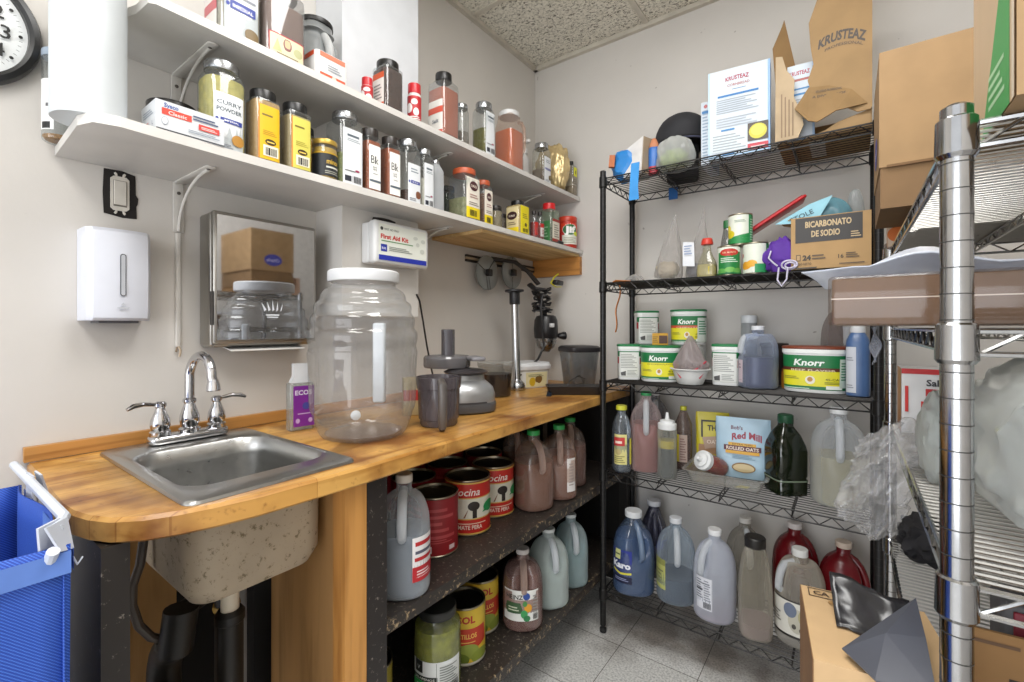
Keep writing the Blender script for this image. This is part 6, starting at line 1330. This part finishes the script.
mix('white and blue baking mix box standing inside the torn brown carton', 1.317, 1.90, .080, .05, .275, .06, [('r', -.5, 0, .5, 1, '#cdd8e2'), ('r', .42, 0, .5, 1, '#9fbcdc'), ('t', 'KRUSTEAZ', .07, -.05, .87, '#a8324a', {'w': .76, 'bold': .03}), ('l', -0.370, 0.790, 0.330, 0.855, 1, '#a8605a'), ('r', -.45, .68, .35, .70, '#3a82bc'), ('r', -.4, .61, .35, .635, '#3a82bc'), ('l', -.45, .30, .3, .58, 9, '#a0aab4'), ('r', -.3, .05, .2, .075, '#3a82bc')])
# torn brown carton
KB = P('#9d8059', .8, var=.05); KI = P('#8f7048', .85, var=.05); KT = P('#bba688', .9, var=.06)
t = thing('torn_carton', 'torn brown carton with ragged upright printed flaps on top of the black rack', 'carton', (0, 0, Z1))
x0, x1, y0, y1 = 1.252, 1.512, 1.835, 2.075
m = M(); m.box(x0, x1, y0, y1, 0, .004, KB); m.box(x0, x1, y1 - .004, y1, .004, .12, KI); m.box(x1 - .004, x1, y0 + .004, y1 - .004, .004, .20, KB); m.build('base', t, smooth=0)
M().slab([(x0 + .085, y0, .004), (x1 - .004, y0, .004), (x1 - .004, y0, .055), (x0 + .17, y0, .035), (x0 + .14, y0, .018)], .004, KB).build('front_lip', t, smooth=0)
M().box(x0 + .09, x0 + .135, y0 + .03, y1 - .02, -.0012, -.0002, P('#c4bdb0', .6)).build('tape', t, 'pale tape strip under the carton', smooth=0)
# left torn strip, corrugations showing
m = M(); m.slab([(x0 - .006, y0 - .004, .004), (x0 + .062, y0 - .004, .010), (x0 + .078, y0 - .004, .05), (x0 + .070, y0 - .004, .10), (x0 + .050, y0 - .004, .15), (x0 + .052, y0 - .004, .21), (x0 + .028, y0 - .004, .25), (x0 + .016, y0 - .004, .30), (x0 - .004, y0 - .004, .305)], .004, KT)
m.deco(PLANE((x0, y0 - .0086, 0), (1, 0, 0)), [('r', .012 + .011 * k, .02, .016 + .011 * k, .17 - .012 * k, '#7d6242') for k in range(4)]); m.build('torn_strip', t, smooth=0)
M().slab([(x0 - .002, 1.968, .004), (x0 + .075, 1.968, .004), (x0 + .075, 1.968, .20), (x0 + .05, 1.968, .285), (x0 + .008, 1.968, .505), (x0 - .0, 1.968, .48), (x0 - .030, 1.968, .41)], .004, KI).build('pointed_flap', t, smooth=0)
# the tall printed flap
fo = [(1.342, .19), (1.352, .15), (1.330, .125), (1.360, .085), (1.40, .065), (1.43, .085), (1.475, .05), (1.507, .05), (1.512, .06), (1.512, .40), (1.56, .47), (1.56, .55), (1.40, .55), (1.375, .47), (1.345, .38), (1.350, .30), (1.358, .24)]
m = M(); fy = y0 - .012
m.slab([(a, fy, b) for a, b in fo], .004, KB)
m.deco(PLANE((1.435, fy - .0045, 0), (1, 0, 0)), [('t', 'KRUSTEAZ', .042, .0, .295, '#33281f', {'w': .125, 'bold': .035, 'arc': -5, 'rot': -.12}), ('t', 'PROFESSIONAL', .013, .005, .275, '#4a3b2c', {'w': .10, 'arc': -5, 'rot': -.12})]); m.build('printed_flap', t, smooth=0)
m = M(); m.slab([(1.305, fy - .008, .105), (1.345, fy - .008, .165), (1.40, fy - .008, .155), (1.46, fy - .008, .125), (1.50, fy - .008, .07), (1.42, fy - .030, .06), (1.37, fy - .034, .035), (1.345, fy - .034, .045)], .004, P('#91744c', .8))
m.deco(PLANE((1.40, fy - .0128, .0), (1, 0, 0)), [('t', 'KRUSTEAZ PROFESSIONAL', .010, .0, .135, '#3a2e22', {'w': .07, 'rot': -.1}), ('t', 'A DIVISION OF', .010, .0, .119, '#3a2e22', {'w': .09, 'rot': -.1}), ('t', 'SEATTLE, WA', .010, .0, .103, '#3a2e22', {'w': .05, 'rot': -.1})]); m.build('lower_fold', t, smooth=0)
o = M().slab([(-.0, 0, .04), (.035, 0, .04), (.030, -.004, -.06), (.034, -.004, -.11), (-.008, -.004, -.11), (-.004, -.004, -.04)], .0015, P('#3a92d8', .4)).build('blue_tape', loc=(.742, 1.782, Z1 - .01), smooth=0)
tag(o, 'long strip of blue tape hanging from the front edge of the top tier', 'tape', 'blue tape strips on the top tier')
o = M().slab([(0, 0, .008), (.04, 0, .008), (.04, .0, -.045), (0, .0, -.045)], .0015, P('#1f5a9a', .4)).build('blue_tape', loc=(.792, 2.102, Z1 - .01), smooth=0)
tag(o, 'short darker blue tape strip hanging from the rear edge of the top tier', 'tape', 'blue tape strips on the top tier')
# ------------------------------------------------------------------ chrome rack, top shelf
C1 = 1.4935; KBX = P('#987a54', .75, var=.05); KBD = P('#7c6040', .8, var=.05)
t = thing('shipping_carton', 'large plain brown carton on top of the chrome rack, blue oval on its side', 'carton', (1.505, 1.225, C1 + .046))
m = M(); m.box(0, .40, 0, .25, .085, .325, KBX); m.build('carton', t, smooth=0)
M().box(.002, .398, .002, .248, 0, .0845, KBD).build('lower_tray', t, 'darker lower tray of the carton', smooth=0)
M().box(.012, .388, -.003, .0015, .0835, .0885, P('#6f5233', .8)).build('seam', t, smooth=0)
m = M(); m.deco(PLANE((-.0003, .125, .15), (0, -1, 0)), [('e', 0, 0, .052, .034, '#3b3f96'), ('t', 'Chiquita', .022, 0, -.008, '#d8d0e8', {'w': .075, 'shear': .2})]); m.build('oval_mark', t, smooth=0)
o = M().box(.055, .40, 0, .24, 0, .0455, P('#8f6c43', .8)).build('flattened_carton', loc=(1.512, 1.23, C1), smooth=0)
tag(o, 'flattened brown carton lying under the large plain carton on the chrome rack', 'cardboard')
t = thing('fruit_carton', 'small carton printed with orange fruit behind the big brown carton on the chrome rack', 'carton', (1.532, 1.480, C1))
M().box(0, .16, 0, .05, 0, .105, P('#c9a58c', .5)).build('carton', t, smooth=0)
m = M(); m.deco(PLANE((.0, -.0003, 0), (1, 0, 0)), [('r', 0, 0, .16, .105, '#d8c0a8')] + [('e', .018 + .03 * (k % 4), .03 + .04 * (k // 4), .019, .019, ('#d8701c', '#e08a2c', '#c9641a')[k % 3]) for k in range(8)]); m.build('print', t, smooth=0)
t = thing('produce_carton', 'brown and white carton with a green triangle, near end of the top chrome shelf', 'carton', (1.572, .578, C1))
m = M(); m.box(0, .34, 0, .165, 0, .30, P('#a0835e', .75, var=.05)); m.build('carton', t, smooth=0)
m = M(); m.deco(PLANE((-.0004, .0825, 0), (0, -1, 0)), [('r', -.0825, 0, .0825, .30, '#c4a884'), ('p', [(-.04, .0), (.066, .0), (.066, .155), (.05, .15)], '#3f9a4c'), ('l', -.01, .02, .05, .06, 4, '#a9cfa4'), ('r', .0745, 0, .0825, .3, '#d8c8b0')])
m.build('print', t, smooth=0)
M().slab([(-.006, .165, .27), (-.006, .175, .40), (-.012, .03, .41), (-.004, .01, .3)], .004, KBX).build('flap', t, smooth=0)

# ------------------------------------------------------------------ chrome rack, second shelf
C2 = 1.2935
t = thing('wrapped_case', 'shrink-wrapped brown cardboard case jutting out over the second chrome shelf', 'case', (1.436, .752, C2))
m = M(); m.rbox(0, .50, 0, .32, .002, .064, P('#705439', .6, var=.08), .006, .003); m.box(-.0005, .5005, -.0006, .3206, .036, .0375, P('#d9cfc4', .3)); m.build('case', t)
def wrap(th, z): return 1 + .006 * noise.noise(Vector((math.cos(th) * 9, math.sin(th) * 9, z * 50)))
M().rbox(-.004, .505, -.004, .325, .0005, .067, CLEAR('#efe6e0', .02, .10), .008, .004).build('film', t, 'clear shrink film')
def sheetbag(u, v):
    x = -.004 + .53 * u; y = -.004 + .33 * v
    h = .069 + .040 * math.exp(-((u - .20) / .14) ** 2) * math.sin(PI * min(1, v * .8 + .15)) + .11 * max(0, u - .3) + .012 * noise.noise(Vector((u * 6, v * 4, 1.3))) * min(1, u * 5)
    if u < .06: x -= .030 * (1 - u / .06) * (1 - .5 * v); h += .004
    return (x, y, max(h, .0685))
o = M().sheet(sheetbag, 36, 20, MILKY('#dfe4ee', .72, .25)).build('plastic_sheet', loc=(1.436, .752, C2), smooth=50)
so = o.modifiers.new('s', 'SOLIDIFY'); so.thickness = .0015
tag(o, 'white translucent plastic sheeting heaped on top of the shrink-wrapped case', 'plastic sheet')
def tail(u, v): return (1.512 + .018 * u + .006 * math.sin(8 * v), 1.60 + .01 * u, 1.345 - .13 * v + .01 * u)
o = M().sheet(lambda u, v: (1.488 + .010 * u + .004 * math.sin(9 * v + 3 * u), 1.076 + .012 * u * math.cos(5 * v), 1.2925 - .070 * v + .006 * u), 4, 14, MILKY('#dfe4ee', .3, .2)).build('plastic_strip', smooth=60)
so = o.modifiers.new('s', 'SOLIDIFY'); so.thickness = .001
tag(o, 'twisted strip of clear plastic dangling below the shrink-wrapped case', 'plastic strip')

# ------------------------------------------------------------------ chrome rack, third shelf
C3 = 1.0465
t = thing('salt_carton', 'white and red salt carton at the back end of the third chrome shelf', 'carton', (1.553, 1.405, C3))
M().box(0, .12, 0, .10, 0, .150, P('#dcdcdc', .45)).build('carton', t, smooth=0)
m = M(); m.deco(PLANE((.06, -.0003, 0), (1, 0, 0)), [('r', -.06, .138, .06, .150, '#b8282a'), ('t', 'Salt', .020, -.002, .112, '#2c2c30', {'bold': .03}), ('r', -.018, .088, .035, .105, '#b8282a'), ('l', -0.012, 0.093, 0.028, 0.105, 1, '#f0e0e0'), ('r', -.026, .055, -.008, .076, '#c8302c'), ('r', -.026, .008, -.008, .024, '#c8302c'), ('r', -.054, .05, -.048, .11, '#c8302c'), ('e', .03, .075, .014, .006, '#5a7a4a')])
m.deco(PLANE((-.0003, .05, 0), (0, -1, 0)), [('r', -.05, 0, .05, .15, '#b07a44')]); m.build('print', t, smooth=0)
BAGM = MILKY('#c9cac8', .42, .16)
def bigbag(u, v):
    a = PI * (.10 + .9 * u); 
    x = .0; 
    return 0
# crumpled clear bag hanging over the left edge of the shelf
def spill(u, v):
    a = Vector((1.585, 1.02, 1.122)).lerp(Vector((1.470, 1.14, 1.062)), u); b = Vector((1.520, 1.15, .882)).lerp(Vector((1.430, 1.20, .915)), u)
    p = a.lerp(b, v); bul = math.sin(PI * u) * math.sin(PI * v)
    n_ = noise.noise(Vector((u * 5, v * 7, .5))) + .5 * noise.noise(Vector((u * 12, v * 15, 4))) + .1 * noise.noise(Vector((u * 26, v * 30, 9)))
    k = .02 + .98 * min(1, 3 * v + .1) * 1
    return (p.x - .015 * bul + .012 * n_ * k, p.y - .045 * bul + .020 * n_, p.z + .030 * math.sin(PI * u) * (1 - v) - .022 * math.sin(PI * u) * v + .010 * n_)
o = M().sheet(spill, 50, 60, CLEAR('#ffffff', .19, .10)).build('plastic_bag', smooth=50)
so = o.modifiers.new('s', 'SOLIDIFY'); so.thickness = .006; so.offset = 1
tag(o, 'crumpled clear plastic bag spilling off the third chrome shelf beside the gallon jug', 'bag')
crumple('plastic_bag', 'milky clear bag stuffed with goods filling the near end of the third chrome shelf', 'bag', (1.765, .805, C3), .185, .155, .108, MILKY('#dfe3e0', .55, .14), .10, 3.0, 21, sub=5, sq=.5)
crumple('plastic_bag', 'narrow white plastic bag bulging out behind the chrome post on the third shelf', 'bag', (1.570, .985, C3), .026, .045, .070, MILKY('#dde2dd', .85, .3), .14, 2.5, 31, sub=4)
o = M().rbox(-.11, .11, -.09, .09, 0, .14, P('#c4c6c2', .5), .02, .01); o.deco(PLANE((-.02, -.0905, .1), (1, 0, 0)), [('l', -0.060, 0.000, 0.000, 0.029, 1, '#3f8a3a')])
tag(o.build('freezer_pack', loc=(1.78, 1.08, C3)), 'pale pack with green lettering behind the milky bag on the third shelf', 'pack')
crumple('cloth_bundle', 'dark bundle of cloth at the back end of the fourth chrome shelf', 'cloth', (1.60, 1.44, .7465), .05, .07, .05, P('#1f1e22', .8), .25, 2.4, 41)

# ------------------------------------------------------------------ chrome rack, fourth shelf
C4 = .7465; BXC = P('#c4a47a', .75, var=.05)
t = thing('parts_carton', 'wide tan carton with a stamped top, jutting out over the fourth chrome shelf', 'carton', (1.421, .652, C4), .145)
m = M(); m.box(0, .145, 0, .178, 0, .152, BXC)
m.build('carton', t, smooth=0)
M().box(-.001, .0, -.001, .179, 0, .152, P('#7d5a38', .8)).build('side_face', t, 'darker brown side', smooth=0)  # thin face in a darker brown on the left side
m = M(); m.deco(PLANE((.0, .0, .1522), (1, 0, 0), (0, 1, 0)), [('r', .008, .150, .040, .152, '#4a3828'), ('r', .008, .172, .040, .174, '#4a3828'), ('r', .008, .150, .0095, .174, '#4a3828'), ('r', .0385, .150, .040, .174, '#4a3828'), ('t', 'CA', .014, .024, .156, '#4a3828', {'bold': .03}), ('e', .040, .140, .010, .006, '#a07a4a'), ('e', .055, .13, .014, .004, '#a8824f')]); m.build('stamp', t, smooth=0)
t = thing('open_carton', 'open brown carton printed DIS behind the chrome post on the fourth shelf', 'carton', (1.580, .700, C4), .10)
BXD = P('#8c6a42', .8, var=.05)
m = M(); m.box(0, .36, .13, .135, 0, .158, BXD); m.box(0, .36, 0, .005, 0, .02, BXD); m.box(0, .005, .005, .13, 0, .12, BXD); m.box(.355, .36, .005, .13, 0, .14, BXD); m.box(0, .36, .0, .13, -.0, .004, BXD); m.build('carton', t, smooth=0)
m = M(); m.deco(PLANE((0, .1298, 0), (1, 0, 0)), [('t', 'DISHES', .030, .105, .083, '#2c2018', {'w': .11, 'bold': .04}), ('l', .01, .142, .06, .152, 1, '#5a4028'), ('t', 'C', .02, .11, .138, '#2c2018')]); m.build('print', t, smooth=0)
t = thing('tool_pouch', 'dark red and grey pouch on the fourth chrome shelf behind the cartons', 'pouch', (1.72, .915, C4), 0)
M().rbox(-.10, .14, -.03, .05, 0, .175, P('#5a5a5e', .7), .015, .008).build('pouch', t)
M().rbox(-.09, -.01, -.036, -.0305, .08, .17, P('#7a2030', .6), .002, .002).build('pocket', t, 'dark red pocket')
# black plastic bag draped on the carton
BPL = P('#1c1c20', .26, spec=.7); BP2 = P('#454852', .30, spec=.7)  # the lighter grey puts the fold's sheen into its colour
t = thing('black_bag', 'glossy black plastic bag folded over the tan carton top', 'bag', (0, 0, 0))
zc = C4 + .156
m = M()
m.sheet(lambda u, v: (1.432 + .085 * u + .010 * v, .800 - .030 * u - .065 * v + .008 * math.sin(7 * u), zc + .040 * (1 - v) ** 1.3 + .004 * noise.noise(Vector((u * 6, v * 6, 2)))), 14, 10, BPL)
o = m.build('mouth', t, smooth=60); so = o.modifiers.new('s', 'SOLIDIFY'); so.thickness = .002
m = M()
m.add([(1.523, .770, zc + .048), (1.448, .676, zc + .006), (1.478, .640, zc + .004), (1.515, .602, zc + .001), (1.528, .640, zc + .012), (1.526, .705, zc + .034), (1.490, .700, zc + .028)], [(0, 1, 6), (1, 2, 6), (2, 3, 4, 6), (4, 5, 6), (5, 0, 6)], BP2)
o = m.build('fold', t, 'fold with its sheen painted in grey', smooth=0); so = o.modifiers.new('s', 'SOLIDIFY'); so.thickness = .002
